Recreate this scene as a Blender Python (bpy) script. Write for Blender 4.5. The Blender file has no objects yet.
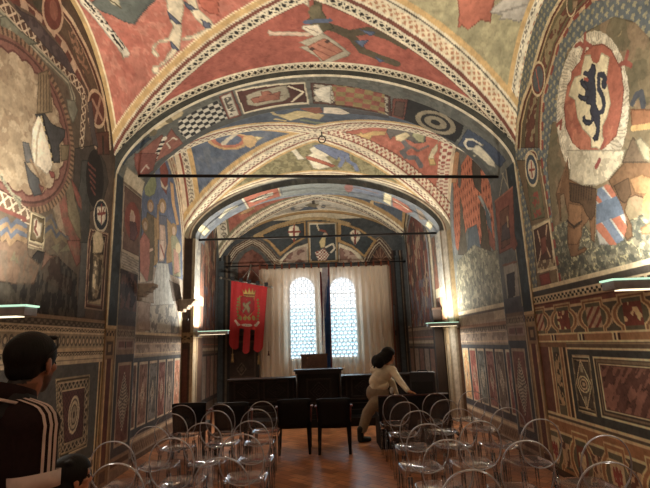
import bpy, bmesh, math, random
import numpy as np
from mathutils import Vector, Matrix
random.seed(7); RNG=np.random.default_rng(7)
scene=bpy.context.scene; COL=scene.collection
rad=math.radians
# ------------------------------------------------------------------ camera
FPX=465.; PITCH=12.0; ROLL=2.0; YAW=1.0; CAMH=1.62
def _basis():
    p,r,y=map(math.radians,(PITCH,ROLL,YAW))
    f=np.array([math.sin(y)*math.cos(p),math.cos(y)*math.cos(p),math.sin(p)])
    ri=np.array([math.cos(y),-math.sin(y),0.]); up=np.cross(ri,f)
    return ri*math.cos(r)-up*math.sin(r), ri*math.sin(r)+up*math.cos(r), f
CR,CU,CF=_basis(); CC=np.array([0,0,CAMH])
def ray(px,py): return CF+CR*(px-325)/FPX-CU*(py-244)/FPX
def onz(px,py,z): d=ray(px,py); return CC+d*((z-CC[2])/d[2])
def ony(px,py,y): d=ray(px,py); return CC+d*(y/d[1])
def onx(px,py,x): d=ray(px,py); return CC+d*(x/d[0])
cam=bpy.data.cameras.new('camera'); camo=bpy.data.objects.new('camera',cam); COL.objects.link(camo)
cam.sensor_fit='HORIZONTAL'; cam.sensor_width=36; cam.lens=FPX/650*36; cam.clip_start=.05; cam.clip_end=200
M=Matrix(((CR[0],CU[0],-CF[0],0),(CR[1],CU[1],-CF[1],0),(CR[2],CU[2],-CF[2],CAMH),(0,0,0,1)))
camo.matrix_world=M; scene.camera=camo
# ------------------------------------------------------------------ hall dimensions (metres)
XC=.03; W=2.84; J=2.73; ZS=3.95; PE=.64
XL,XR=XC-W,XC+W; XL1,XR1=XC-2.745,XC+2.745; JL,JR=XC-J,XC+J
def P(t): return np.power(np.clip(1-np.square(t),0,1),PE)
class Bay:
    def __init__(s,y0,y1,H,dn,df,nx,ny): s.yc=(y0+y1)/2; s.b=(y1-y0)/2; s.y0=y0; s.y1=y1; s.H=H; s.dn=dn; s.df=df; s.nx=nx; s.ny=ny
    def z(s,x,y):
        xn=np.clip(np.abs(x-XC)/W,0,1); yy=np.clip((y-s.yc)/s.b,-1,1); yn=np.abs(yy)
        return ZS+P(np.minimum(xn,yn))*(s.H-np.where(yy<0,s.dn,s.df)*yn**2)
BAY0=Bay(-1.6,2.05,1.55,.05,.05,40,30)
BAY1=Bay(3.0,6.0,1.58,.05,.08,440,210)
BAY2=Bay(6.95,9.65,1.62,.12,.36,340,170)
BAY3=Bay(10.5,13.1,1.50,.12,.12,270,120)
# ------------------------------------------------------------------ noise and colour helpers
def lin(c):
    c=np.asarray(c,float)/255
    return np.where(c<=.04045,c/12.92,((c+.055)/1.055)**2.4)
def vnoise(a,b,seed=0):
    a=np.asarray(a,float); b=np.asarray(b,float)
    ia=np.floor(a).astype(np.int64); ib=np.floor(b).astype(np.int64); fa=a-ia; fb=b-ib
    fa=fa*fa*(3-2*fa); fb=fb*fb*(3-2*fb)
    def h(i,j):
        n=(i*374761393+j*668265263+seed*1442695041)&0x7fffffff
        n=((n^(n>>13))*1274126177)&0x7fffffff
        return ((n^(n>>16))&0xffff)/65535.
    return (h(ia,ib)*(1-fa)+h(ia+1,ib)*fa)*(1-fb)+(h(ia,ib+1)*(1-fa)+h(ia+1,ib+1)*fa)*fb
def fbm(a,b,f=1.,o=4,seed=0):
    s=0; w=.5; t=0
    for k in range(o): s=s+w*vnoise(a*f,b*f,seed+k); t+=w; f*=2.1; w*=.55
    return s/t
# ------------------------------------------------------------------ painted surfaces: a dense mesh whose vertices carry the fresco colours
def inpoly(q,pts):
    x,y=q[:,0],q[:,1]; r=np.zeros(len(q),bool); n=len(pts); j=n-1
    for i in range(n):
        xi,yi=pts[i]; xj,yj=pts[j]
        if yi!=yj:
            c=((yi>y)!=(yj>y))&(x<(xj-xi)*(y-yi)/(yj-yi)+xi); r^=c
        j=i
    return r
class Surf:
    """pos: vertex positions, q: flat chart on the surface, hit(px,py): sight line of the calibrated photo -> point on the surface, ch: point -> chart"""
    def __init__(s,pos,q,shape,hit,ch,base=(128,128,128),gain=1.):
        s.p=pos; s.q=q; s.shape=shape; s.hit=hit; s.ch=ch; s.gain=gain
        s.c=np.tile(lin(base),(len(pos),1)); s.gv=np.ones(len(pos))
        s.n1=fbm(q[:,0],q[:,1],2.2,4,3); s.n2=fbm(q[:,0],q[:,1],14,3,9); s.n3=vnoise(q[:,0]*55,q[:,1]*55,5)
        s.clip=None; s.sat=.66; s.outline=.013; s.model=1.
    def put(s,m,col,a=1.):
        if s.clip is not None: m=m&s.clip
        idx=np.nonzero(m)[0]
        if not len(idx): return
        c=lin(col)
        aa=a if np.isscalar(a) else a[idx][:,None]
        s.c[idx]=s.c[idx]*(1-aa)+c*aa
    def pts(s,px): return np.array([s.ch(s.hit(*p)) for p in px])
    def p3(s,px): return np.array([s.hit(*p) for p in px])
    def bbox(s,pts):
        lo=pts.min(0); hi=pts.max(0)
        return np.nonzero((s.q[:,0]>=lo[0])&(s.q[:,0]<=hi[0])&(s.q[:,1]>=lo[1])&(s.q[:,1]<=hi[1]))[0]
    def polyq(s,pts,col,a=1.):
        pts=np.asarray(pts,float); i=s.bbox(pts)
        if not len(i): return
        m=np.zeros(len(s.q),bool); ins=inpoly(s.q[i],pts); m[i]=ins; s.put(m,col,a)
        if s.outline and np.isscalar(a) and a==1.:
            j=i[ins]
            if len(j):
                if s.clip is not None: j=j[s.clip[j]]
                p=s.q[j]; best=np.full(len(j),9.)
                for A,B in zip(pts,np.roll(pts,-1,0)):
                    d=B-A; l=d@d
                    if l<1e-12: continue
                    t=np.clip((p-A)@d/l,0,1); best=np.minimum(best,np.hypot(*(p-A-t[:,None]*d).T))
                s.c[j[best<s.outline]]*=.52
                # modelling: a soft darker turn towards one flank of each painted form
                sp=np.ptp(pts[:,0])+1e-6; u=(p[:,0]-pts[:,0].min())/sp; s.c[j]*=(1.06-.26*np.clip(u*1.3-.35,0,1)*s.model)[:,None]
        return m
    def poly(s,px,col,a=1.): return s.polyq(s.pts(px),col,a)
    def mask(s,px):
        pts=s.pts(px); i=s.bbox(pts); m=np.zeros(len(s.q),bool)
        if len(i): m[i]=inpoly(s.q[i],pts)
        return m
    def dist3(s,line,r):
        lo=line.min(0)-r; hi=line.max(0)+r
        i=np.nonzero(np.all((s.p>=lo)&(s.p<=hi),axis=1))[0]
        if not len(i): return i,None,None
        p=s.p[i]; best=np.full(len(i),1e9); arc=np.zeros(len(i)); L=0
        for a,b in zip(line[:-1],line[1:]):
            d=b-a; l=np.linalg.norm(d)
            if l<1e-9: continue
            t=np.clip((p-a)@d/(l*l),0,1); e=np.linalg.norm(p-a-t[:,None]*d,axis=1)
            k=e<best; best[k]=e[k]; arc[k]=L+t[k]*l; L+=l
        return i,best,arc
    def line(s,px,w,col,a=1.,dash=None,world=False):
        ln=np.asarray(px,float) if world else s.p3(px)
        i,d,arc=s.dist3(ln,w)
        if d is None: return
        k=d<w/2
        if dash: k&=((arc/dash[0])%1)<dash[1]
        m=np.zeros(len(s.p),bool); m[i[k]]=True; s.put(m,col,a)
    def ell(s,c,e1,e2,col,a=1.,r=1.,r0=0.):
        c,e1,e2=s.pts([c,e1,e2]); A=np.array([e1-c,e2-c]).T
        try: B=np.linalg.inv(A)
        except Exception: return
        t=(s.q-c)@B.T; d=np.hypot(t[:,0],t[:,1]); s.put((d<=r)&(d>=r0),col,a)
    def disc(s,c,rx,ry,col,a=1.,r0=0.):   # round or oval painted on the surface, radii in metres about a chart point
        d=np.hypot((s.q[:,0]-c[0])/rx,(s.q[:,1]-c[1])/ry); s.put((d<=1)&(d>=r0),col,a)
    def build(s,name,mat,parent=None,age=.35,faces=None):
        f=(1-age/2)+age*s.n1; f=f*(.88+.24*s.n2)*(.94+.12*s.n3)
        c=np.clip(s.c*(f*s.gain*s.gv)[:,None],0.002,.92)
        ny,nx=s.shape
        return grid_mesh(name,s.p,ny,nx,c,mat,parent)
def grid_mesh(name,pos,ny,nx,c,mat,parent=None,flip=False):
    me=bpy.data.meshes.new(name); n=ny*nx
    me.vertices.add(n); me.vertices.foreach_set('co',np.ascontiguousarray(pos,dtype=np.float32).ravel())
    i=np.arange(n).reshape(ny,nx)
    f=np.stack([i[:-1,:-1],i[:-1,1:],i[1:,1:],i[1:,:-1]],-1).reshape(-1,4)
    if flip: f=f[:,::-1]
    k=len(f); me.loops.add(4*k); me.loops.foreach_set('vertex_index',f.astype(np.int32).ravel())
    me.polygons.add(k); me.polygons.foreach_set('loop_start',np.arange(0,4*k,4,dtype=np.int32))
    try: me.polygons.foreach_set('loop_total',np.full(k,4,dtype=np.int32))
    except Exception: pass
    me.update(calc_edges=True)
    if c is not None:
        at=me.color_attributes.new('Col','FLOAT_COLOR','POINT')
        at.data.foreach_set('color',np.concatenate([c,np.ones((n,1))],1).astype(np.float32).ravel())
    me.polygons.foreach_set('use_smooth',np.ones(k,bool))
    me.materials.append(mat)
    o=bpy.data.objects.new(name,me); COL.objects.link(o)
    if parent: o.parent=parent
    return o
def merge_surfs(name,surfs,mat,age=.35):
    """several painted sheets of the same structure element joined into one mesh"""
    P_,C_,F_=[],[],[]; off=0
    for s in surfs:
        f=((1-age/2)+age*s.n1)*(.80+.40*s.n2)*(.90+.20*s.n3)
        lum=(s.c@np.array([.30,.55,.15]))[:,None]; k=s.sat; cc=lum*np.array([1.04,1.0,.90])*(1-k)+s.c*k
        cr=fbm(s.q[:,0],s.q[:,1],30,2,61); f=f*np.where(cr>.66,.86,1.)
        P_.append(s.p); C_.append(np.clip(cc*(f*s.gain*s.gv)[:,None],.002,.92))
        ny,nx=s.shape; i=np.arange(ny*nx).reshape(ny,nx)+off
        F_.append(np.stack([i[:-1,:-1],i[:-1,1:],i[1:,1:],i[1:,:-1]],-1).reshape(-1,4)); off+=ny*nx
    pos=np.concatenate(P_); c=np.concatenate(C_); f=np.concatenate(F_); k=len(f); n=len(pos)
    me=bpy.data.meshes.new(name); me.vertices.add(n); me.vertices.foreach_set('co',pos.astype(np.float32).ravel())
    me.loops.add(4*k); me.loops.foreach_set('vertex_index',f.astype(np.int32).ravel())
    me.polygons.add(k); me.polygons.foreach_set('loop_start',np.arange(0,4*k,4,dtype=np.int32))
    me.update(calc_edges=True)
    at=me.color_attributes.new('Col','FLOAT_COLOR','POINT')
    at.data.foreach_set('color',np.concatenate([c,np.ones((n,1))],1).astype(np.float32).ravel())
    me.polygons.foreach_set('use_smooth',np.ones(k,bool)); me.materials.append(mat)
    o=bpy.data.objects.new(name,me); COL.objects.link(o); o['kind']='structure'
    return o
# ------------------------------------------------------------------ materials
def newmat(name):
    m=bpy.data.materials.new(name); m.use_nodes=True; nt=m.node_tree; nt.nodes.clear()
    o=nt.nodes.new('ShaderNodeOutputMaterial'); return m,nt,o
def N(nt,t,**k):
    n=nt.nodes.new(t)
    for a,b in k.items(): setattr(n,a,b)
    return n
def fresco_mat():
    m,nt,o=newmat('painted_plaster'); b=N(nt,'ShaderNodeBsdfPrincipled'); b.inputs['Roughness'].default_value=.72
    b.inputs['Specular IOR Level'].default_value=.25
    a=N(nt,'ShaderNodeVertexColor',layer_name='Col'); tc=N(nt,'ShaderNodeTexCoord')
    n1=N(nt,'ShaderNodeTexNoise'); n1.inputs['Scale'].default_value=9; n1.inputs['Detail'].default_value=6
    r=N(nt,'ShaderNodeMapRange'); r.inputs[1].default_value=.3; r.inputs[2].default_value=.7; r.inputs[3].default_value=.86; r.inputs[4].default_value=1.12
    mx=N(nt,'ShaderNodeVectorMath',operation='SCALE'); bp=N(nt,'ShaderNodeBump'); bp.inputs['Strength'].default_value=.12; bp.inputs['Distance'].default_value=.01
    L=nt.links.new
    L(tc.outputs['Object'],n1.inputs['Vector']); L(n1.outputs['Fac'],r.inputs[0]); L(a.outputs['Color'],mx.inputs[0]); L(r.outputs[0],mx.inputs['Scale'])
    L(mx.outputs[0],b.inputs['Base Color']); L(n1.outputs['Fac'],bp.inputs['Height']); L(bp.outputs[0],b.inputs['Normal']); L(b.outputs[0],o.inputs[0])
    return m
def plain(name,col,rough=.6,spec=.4,metal=0.,var=.15,scale=20,bump=0.,coat=0.,emit=None,es=0.):
    m,nt,o=newmat(name); b=N(nt,'ShaderNodeBsdfPrincipled'); b.inputs['Roughness'].default_value=rough; b.inputs['Metallic'].default_value=metal
    b.inputs['Specular IOR Level'].default_value=spec; b.inputs['Coat Weight'].default_value=coat
    tc=N(nt,'ShaderNodeTexCoord'); n=N(nt,'ShaderNodeTexNoise'); n.inputs['Scale'].default_value=scale; n.inputs['Detail'].default_value=4
    cr=N(nt,'ShaderNodeValToRGB'); c=lin(col)
    cr.color_ramp.elements[0].position=.3; cr.color_ramp.elements[1].position=.7
    cr.color_ramp.elements[0].color=(*(c*(1-var)),1); cr.color_ramp.elements[1].color=(*np.clip(c*(1+var),0,1),1)
    L=nt.links.new; L(tc.outputs['Object'],n.inputs['Vector']); L(n.outputs['Fac'],cr.inputs[0]); L(cr.outputs[0],b.inputs['Base Color'])
    if bump:
        bp=N(nt,'ShaderNodeBump'); bp.inputs['Strength'].default_value=bump; bp.inputs['Distance'].default_value=.01; L(n.outputs['Fac'],bp.inputs['Height']); L(bp.outputs[0],b.inputs['Normal'])
    if emit is not None:
        b.inputs['Emission Color'].default_value=(*lin(emit),1); b.inputs['Emission Strength'].default_value=es
    L(b.outputs[0],o.inputs[0]); return m
FRESCO=fresco_mat()
# ------------------------------------------------------------------ surface builders
def wall_surf(x,y0,y1,z1,dy,dz,**k):
    ny=int((y1-y0)/dy)+1; nz=int(z1/dz)+1
    Y,Z=np.meshgrid(np.linspace(y0,y1,ny),np.linspace(0,z1,nz)); p=np.stack([np.full(Y.size,x),Y.ravel(),Z.ravel()],1)
    return Surf(p,p[:,1:].copy(),(nz,ny),lambda a,b:onx(a,b,x),lambda v:np.array([v[1],v[2]]),**k)
def yplane_surf(y,x0,x1,z0,z1,d,**k):
    nx=int((x1-x0)/d)+1; nz=int((z1-z0)/d)+1
    X,Z=np.meshgrid(np.linspace(x0,x1,nx),np.linspace(z0,z1,nz)); p=np.stack([X.ravel(),np.full(X.size,y),Z.ravel()],1)
    return Surf(p,p[:,[0,2]].copy(),(nz,nx),lambda a,b:ony(a,b,y),lambda v:np.array([v[0],v[2]]),**k)
def vault_surf(bay,**k):
    th=np.linspace(-math.pi/2,math.pi/2,bay.nx); ph=np.linspace(-math.pi/2,math.pi/2,bay.ny)
    mixs=lambda t: (.55*np.sin(t)+.45*t/(math.pi/2))
    X,Y=np.meshgrid(XC+W*mixs(th),bay.yc+bay.b*mixs(ph)); X=X.ravel(); Y=Y.ravel()
    p=np.stack([X,Y,bay.z(X,Y)],1)
    def hit(a,b):
        d=ray(a,b); ts=np.linspace(max(bay.y0,.2)/d[1],bay.y1/d[1],600); q=CC+ts[:,None]*d
        f=q[:,2]-bay.z(q[:,0],q[:,1]); f=np.where(np.abs(q[:,0]-XC)>W,1,f)
        i=np.nonzero(f>=0)[0]
        if not len(i): return q[-1]
        if i[0]==0: return q[0]
        lo,hi=ts[i[0]-1],ts[i[0]]
        for _ in range(25):
            mid=(lo+hi)/2; v=CC+mid*d
            if v[2]>=bay.z(v[0],v[1]) or abs(v[0]-XC)>W: hi=mid
            else: lo=mid
        v=CC+lo*d; v[2]=bay.z(v[0],v[1]); return v
    return Surf(p,p[:,:2].copy(),(bay.ny,bay.nx),hit,lambda v:np.array([v[0],v[1]]),**k)
def arch_curve(apex,half,n,p=PE):
    """jamb up, over the arch and down again: points (x,z) and arc length from the floor"""
    t=np.linspace(-math.pi/2,math.pi/2,1200); xs=XC+half*np.sin(t); zs=ZS+np.power(np.clip(1-np.sin(t)**2,0,1),p)*(apex-ZS)
    xs=np.concatenate([[XC-half],xs,[XC+half]]); zs=np.concatenate([[0],zs,[0]])
    L=np.concatenate([[0],np.cumsum(np.hypot(np.diff(xs),np.diff(zs)))]); s=np.linspace(0,L[-1],n)
    return np.interp(s,L,xs),np.interp(s,L,zs),s
def soffit_surf(y0,y1,apex,half,n,m,**k):
    xs,zs,s=arch_curve(apex,half,n); Y=np.linspace(y0,y1,m)
    p=np.stack([np.tile(xs,m),np.repeat(Y,n),np.tile(zs,m)],1); q=np.stack([np.tile(s,m),np.repeat(Y,n)],1)
    def hit(a,b):
        d=ray(a,b); ts=np.linspace(y0*.97/d[1],y1*1.03/d[1],500); v=CC+ts[:,None]*d
        zz=ZS+np.power(np.clip(1-((v[:,0]-XC)/half)**2,0,1),PE)*(apex-ZS)
        out=(np.abs(v[:,0]-XC)>=half)|(v[:,2]>=zz); i=np.nonzero(out)[0]
        return v[i[0]] if len(i) else v[-1]
    def ch(v):
        j=np.argmin((xs-v[0])**2+(zs-v[2])**2); return np.array([s[j],v[1]])
    S=Surf(p,q,(m,n),hit,ch,**k); S.s=s; S.xs=xs; S.zs=zs; S.y0=y0; S.y1=y1; return S
def arch_face(y,apex0,half0,apex1,half1,n,m,**k):
    """front face of an arch and its jambs between two profiles, in the plane y (or slanted when y is a pair)"""
    ya,yb=y if isinstance(y,tuple) else (y,y)
    x0,z0,s=arch_curve(apex0,half0,n); x1,z1,_=arch_curve(apex1,half1,n)
    t=np.linspace(0,1,m)[:,None]; X=(x0*(1-t)+x1*t).ravel(); Z=(z0*(1-t)+z1*t).ravel(); Yv=np.repeat(np.linspace(ya,yb,m),n)
    p=np.stack([X,Yv,Z],1); q=np.stack([np.tile(s,m),np.repeat(np.linspace(0,1,m),n)],1)
    return Surf(p,q,(m,n),lambda a,b:ony(a,b,ya),lambda v:np.array([s[np.argmin((x0-v[0])**2+(z0-v[2])**2)],.5]),**k)
def crop(ox,oy,pts,s=5.88): return [(ox+a/s,oy+b/s) for a,b in pts]
# ------------------------------------------------------------------ painted patterns
CREAM=(222,206,168); DARKL=(48,42,36); REDBR=(128,62,44); YEL=(205,160,78); GOLD=(176,134,66)
def lattice(u,v,k=.30):
    a=(u+v)%1; b=(u-v)%1
    return (a<k)|(b<k)          # True = light strap
def strip(S,m,d,arc,d0,d1,kind,per=.09,light=CREAM,dark=DARKL):
    mm=m&(d>=d0)&(d<d1)
    if kind=='lat':
        v=(d-d0)/(d1-d0); w=lattice(arc/per,v); S.put(mm&w,light); S.put(mm&~w,dark)
        S.put(mm&((v<.12)|(v>.88)),light)
    elif kind=='dot':
        v=(d-d0)/(d1-d0); w=(np.sin(arc/per*2*math.pi)*np.sin(v*2.5*math.pi)>.15); S.put(mm&~w,light); S.put(mm&w,dark)
    elif kind=='chk':
        v=((d-d0)/(d1-d0)*2).astype(int); w=((arc/per).astype(int)+v)%2==0; S.put(mm&w,light); S.put(mm&~w,dark)
    else: S.put(mm,kind)
def vault_frame(S,bay,webs,rib_side,rib_far,edge_far,edge_near,edge_side,per=.1):
    x,y=S.q[:,0],S.q[:,1]; xn=(x-XC)/W; yn=(y-bay.yc)/bay.b; ax,ay=np.abs(xn),np.abs(yn)
    side=ax>ay; web={'left':side&(xn<0),'right':side&(xn>=0),'far':~side&(yn>=0),'near':~side&(yn<0)}
    for k,c in webs.items(): S.put(web[k],c)
    d=np.full(len(x),9.); arc=np.zeros(len(x))
    for sg in (-1,1):
        m=np.sin(np.linspace(0,math.pi/2,70)); X=W*m; Y=bay.b*m; Zl=bay.z(XC+X,bay.yc+sg*Y); line=np.stack([X,Y,Zl],1)
        q=np.stack([np.abs(x-XC),np.abs(y-bay.yc),S.p[:,2]],1); sel=np.nonzero(yn*sg>=0)[0]; best=np.full(len(sel),9.); ar=np.zeros(len(sel)); L=0; pp=q[sel]
        for a,b in zip(line[:-1],line[1:]):
            v=b-a; l=np.linalg.norm(v); t=np.clip((pp-a)@v/(l*l),0,1); e=np.linalg.norm(pp-a-t[:,None]*v,axis=1); k=e<best; best[k]=e[k]; ar[k]=L+t[k]*l; L+=l
        d[sel]=best; arc[sel]=ar
    S.web=web; S.gd=d; S.garc=arc
    S.frame=lambda: _frames(S,bay,rib_side,rib_far,edge_far,edge_near,edge_side,per,xn,yn,d,arc)
def _frames(S,bay,rib_side,rib_far,edge_far,edge_near,edge_side,per,xn,yn,d,arc):
    w=S.web; S.clip=None
    zarc=np.abs(S.p[:,0])*1.15+np.maximum(0,4.9-S.p[:,2])*.8; df=(1-yn)*bay.b; dn=(1+yn)*bay.b; de=(1-np.abs(xn))*W
    yarc=np.abs(S.q[:,1]-bay.yc)+np.maximum(0,5.2-S.p[:,2])
    for key,bands,dist,ar in (('far',edge_far,df,zarc),('near',edge_near,dn,zarc),('left',edge_side,de,yarc),('right',edge_side,de,yarc)):
        if isinstance(bands,dict): bands=bands.get(key,[])
        o=0
        for wd,kind,*r in bands: strip(S,w[key],dist,ar,o,o+wd,kind,per,*r); o+=wd
    for key,bands in (('left',rib_side),('right',rib_side),('far',rib_far),('near',rib_far)):
        if isinstance(bands,dict): bands=bands[key]
        o=0
        for wd,kind,*r in bands: strip(S,w[key],d,arc,o,o+wd,kind,per,*r); o+=wd
FONT={'A':'757 55','R':'','D':''}
GL={'A':["010","101","111","101","101"],'R':["110","101","110","101","101"],'D':["110","101","101","101","110"],'E':["111","100","110","100","111"],'S':["011","100","010","001","110"],
'C':["011","100","100","100","011"],'V':["101","101","101","101","010"],'N':["101","111","111","101","101"],'T':["111","010","010","010","010"],'O':["010","101","101","101","010"],
'I':["1","1","1","1","1"],'Q':["010","101","101","110","011"],'B':["110","101","110","101","110"],'.':["0","0","1","0","0"],' ':["0","0","0","0","0"],'P':["110","101","110","100","100"]}
def lettering(S,px0,px1,up,text,col,h,a=1.):
    """letters painted on the surface along the line px0-px1, height h metres, 'up' = a third point above the line"""
    A,B,U=S.pts([px0,px1,up]); d=B-A; Ld=np.linalg.norm(d); e=d/Ld; n=(U-A)-((U-A)@e)*e; n/=np.linalg.norm(n)
    r=S.q-A; s=r@e; t=r@n; cols=''
    total=sum(len(GL[c][0])+1 for c in text); cw=Ld/total
    o=0; m=np.zeros(len(S.q),bool)
    for c in text:
        g=GL[c]; w=len(g[0])
        for j in range(5):
            for i in range(w):
                if g[j][i]=='1': m|=(s>=(o+i)*cw)&(s<(o+i+1)*cw)&(t>=(4-j)*h/5)&(t<(5-j)*h/5)
        o+=w+1
    S.put(m,col,a)
# ================================================================== BAY 1 VAULT
V1=vault_surf(BAY1,gain=1.)
LAT=('lat',); 
vault_frame(V1,BAY1,{'left':(196,100,74),'right':(163,152,104),'far':(178,80,56),'near':(120,120,105)},
  {'left':[(.05,REDBR),(.02,CREAM),(.075,YEL),(.015,(238,215,160))],'right':[(.05,REDBR),(.03,CREAM),(.11,'dot',(226,205,160),(190,120,70)),(.03,CREAM),(.02,(92,80,66)),(.03,CREAM),(.07,YEL)]},
  [(.025,CREAM),(.115,'lat'),(.025,CREAM),(.012,REDBR)],
  [(.02,CREAM),(.13,'lat'),(.02,CREAM)],[(.02,CREAM),(.13,'lat'),(.02,CREAM)],
  {'left':[(.04,CREAM),(.03,REDBR),(.075,YEL),(.02,(238,215,160))],'right':[(.03,CREAM),(.085,'dot',(226,205,160),(170,95,55)),(.03,CREAM),(.06,'lat',(220,205,170),(120,110,95)),(.06,YEL)]},per=.10)
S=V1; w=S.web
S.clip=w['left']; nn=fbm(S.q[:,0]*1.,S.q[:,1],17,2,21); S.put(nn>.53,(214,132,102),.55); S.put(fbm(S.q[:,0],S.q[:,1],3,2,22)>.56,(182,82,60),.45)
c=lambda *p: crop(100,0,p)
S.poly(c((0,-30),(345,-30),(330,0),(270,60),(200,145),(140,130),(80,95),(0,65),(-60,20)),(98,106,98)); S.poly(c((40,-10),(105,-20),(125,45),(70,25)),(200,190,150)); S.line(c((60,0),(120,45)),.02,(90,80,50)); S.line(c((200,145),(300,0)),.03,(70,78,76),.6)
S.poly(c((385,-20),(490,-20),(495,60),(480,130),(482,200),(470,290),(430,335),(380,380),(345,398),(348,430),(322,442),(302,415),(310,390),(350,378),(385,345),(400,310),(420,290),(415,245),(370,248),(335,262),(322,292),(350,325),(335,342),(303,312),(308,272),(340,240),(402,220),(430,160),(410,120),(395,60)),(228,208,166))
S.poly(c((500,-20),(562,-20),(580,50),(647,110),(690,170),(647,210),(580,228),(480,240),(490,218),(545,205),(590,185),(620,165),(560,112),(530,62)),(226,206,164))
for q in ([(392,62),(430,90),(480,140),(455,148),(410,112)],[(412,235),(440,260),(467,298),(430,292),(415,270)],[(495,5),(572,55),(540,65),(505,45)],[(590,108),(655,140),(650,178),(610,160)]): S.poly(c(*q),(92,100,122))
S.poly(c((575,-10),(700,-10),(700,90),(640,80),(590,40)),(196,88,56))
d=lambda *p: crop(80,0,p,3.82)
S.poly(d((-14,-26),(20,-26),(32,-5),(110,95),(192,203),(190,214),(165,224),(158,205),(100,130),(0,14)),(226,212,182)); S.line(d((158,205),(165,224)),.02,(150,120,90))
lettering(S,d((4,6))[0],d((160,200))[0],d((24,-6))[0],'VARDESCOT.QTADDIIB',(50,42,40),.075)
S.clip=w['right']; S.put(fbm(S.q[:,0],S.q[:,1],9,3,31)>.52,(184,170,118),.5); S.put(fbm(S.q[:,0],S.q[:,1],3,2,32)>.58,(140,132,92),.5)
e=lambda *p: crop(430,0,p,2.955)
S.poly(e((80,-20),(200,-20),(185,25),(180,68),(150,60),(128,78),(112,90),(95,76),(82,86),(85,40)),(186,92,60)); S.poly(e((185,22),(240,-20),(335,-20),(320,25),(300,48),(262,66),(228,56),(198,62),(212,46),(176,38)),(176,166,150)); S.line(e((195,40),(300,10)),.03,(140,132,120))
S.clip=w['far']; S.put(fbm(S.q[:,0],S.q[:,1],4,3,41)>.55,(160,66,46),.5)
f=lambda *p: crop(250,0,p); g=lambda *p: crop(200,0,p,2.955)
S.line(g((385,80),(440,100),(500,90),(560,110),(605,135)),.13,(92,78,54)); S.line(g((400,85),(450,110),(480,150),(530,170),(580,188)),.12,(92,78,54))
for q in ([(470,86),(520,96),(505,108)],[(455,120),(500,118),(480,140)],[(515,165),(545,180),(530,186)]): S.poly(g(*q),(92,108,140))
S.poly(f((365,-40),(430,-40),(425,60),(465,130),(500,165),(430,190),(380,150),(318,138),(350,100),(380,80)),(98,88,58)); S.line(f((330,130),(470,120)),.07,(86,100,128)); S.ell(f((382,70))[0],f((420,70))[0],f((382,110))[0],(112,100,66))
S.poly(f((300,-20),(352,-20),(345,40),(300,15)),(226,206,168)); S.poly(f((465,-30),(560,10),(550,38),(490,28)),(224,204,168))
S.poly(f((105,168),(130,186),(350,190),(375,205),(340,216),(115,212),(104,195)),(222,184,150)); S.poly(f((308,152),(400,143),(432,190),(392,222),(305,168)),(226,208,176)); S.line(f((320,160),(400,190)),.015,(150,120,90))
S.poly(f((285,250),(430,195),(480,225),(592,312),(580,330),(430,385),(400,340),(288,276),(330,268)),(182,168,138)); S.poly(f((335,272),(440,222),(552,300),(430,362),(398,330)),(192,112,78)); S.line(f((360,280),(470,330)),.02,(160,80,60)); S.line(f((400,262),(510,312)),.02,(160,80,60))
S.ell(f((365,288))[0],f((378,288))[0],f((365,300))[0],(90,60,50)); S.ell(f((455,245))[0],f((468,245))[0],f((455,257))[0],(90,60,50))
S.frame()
# ================================================================== ARCH 1: soffit and jambs (the same curve runs down both jambs to the floor)
A1=soffit_surf(6.0,6.95,5.38,J,1080,56,base=(106,106,96),gain=1.)
S=A1; y=S.q[:,1]; s=S.q[:,0]; x=S.p[:,0]; z=S.p[:,2]; LT=S.s[-1]; sm=np.minimum(s,LT-s)
S.put(fbm(s,y,5,3,51)>.55,(88,92,86),.6)
top=z>3.9
S.put(top&(y<6.16)&(fbm(s*2,y,6,2,5)>.5),(86,84,72),.7)
S.put(top&(y>6.80),(84,86,82))
c=lambda *p: crop(90,80,p)
S.poly(c((180,488),(340,335),(362,345),(300,400),(215,470),(200,500)),(52,68,84))
S.poly(c((345,310),(440,235),(535,168),(552,190),(542,214),(400,292),(352,332)),(214,190,132)); 
for q in ((370,308),(465,235)): S.ell(c(q)[0],c((q[0]+22,q[1]-8))[0],c((q[0]+8,q[1]+18))[0],(120,104,66))
S.poly(c((440,345),(480,285),(548,372),(470,430),(380,488),(400,440)),(158,86,64)); S.poly(c((255,455),(330,390),(425,318),(432,330),(400,400),(370,488),(262,488)),(150,80,60))
S.line(c((376,480),(438,345)),.09,(226,214,186)); S.line(c((376,480),(438,345)),.09,(50,46,44),1,(.09,.5)); S.line(c((470,400),(450,370),(490,340),(510,350)),.03,(206,188,160)); S.line(c((310,460),(345,440),(340,480)),.03,(206,188,160))
d=lambda *p: crop(180,80,p)
S.poly(d((-10,240),(225,120),(290,222),(40,352),(-12,300)),(214,206,184)); mk=S.mask(d((-10,240),(225,120),(290,222),(40,352),(-12,300)))
k=((s/.085).astype(int)+(y/.085).astype(int))%2==0; S.put(mk&k,(52,50,48))
S.poly(d((228,96),(306,63),(368,208),(288,232)),(140,70,54)); S.poly(d((240,100),(298,74),(352,204),(295,222)),(206,196,170)); mk=S.mask(d((252,112),(292,92),(338,196),(300,208))); S.put(mk&(fbm(s,y,26,2,8)>.5),(96,88,76))
g=lambda *p: crop(200,0,p,2.955)
S.poly(g((100,268),(312,242),(324,308),(130,338)),CREAM); S.poly(g((108,272),(306,248),(316,302),(134,332)),(96,52,42)); S.poly(g((136,282),(170,268),(255,252),(268,285),(250,298),(170,314),(140,310)),(172,160,130)); S.poly(g((148,292),(180,282),(180,270),(205,268),(215,276),(240,268),(236,294),(160,306)),(170,96,68))
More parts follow.
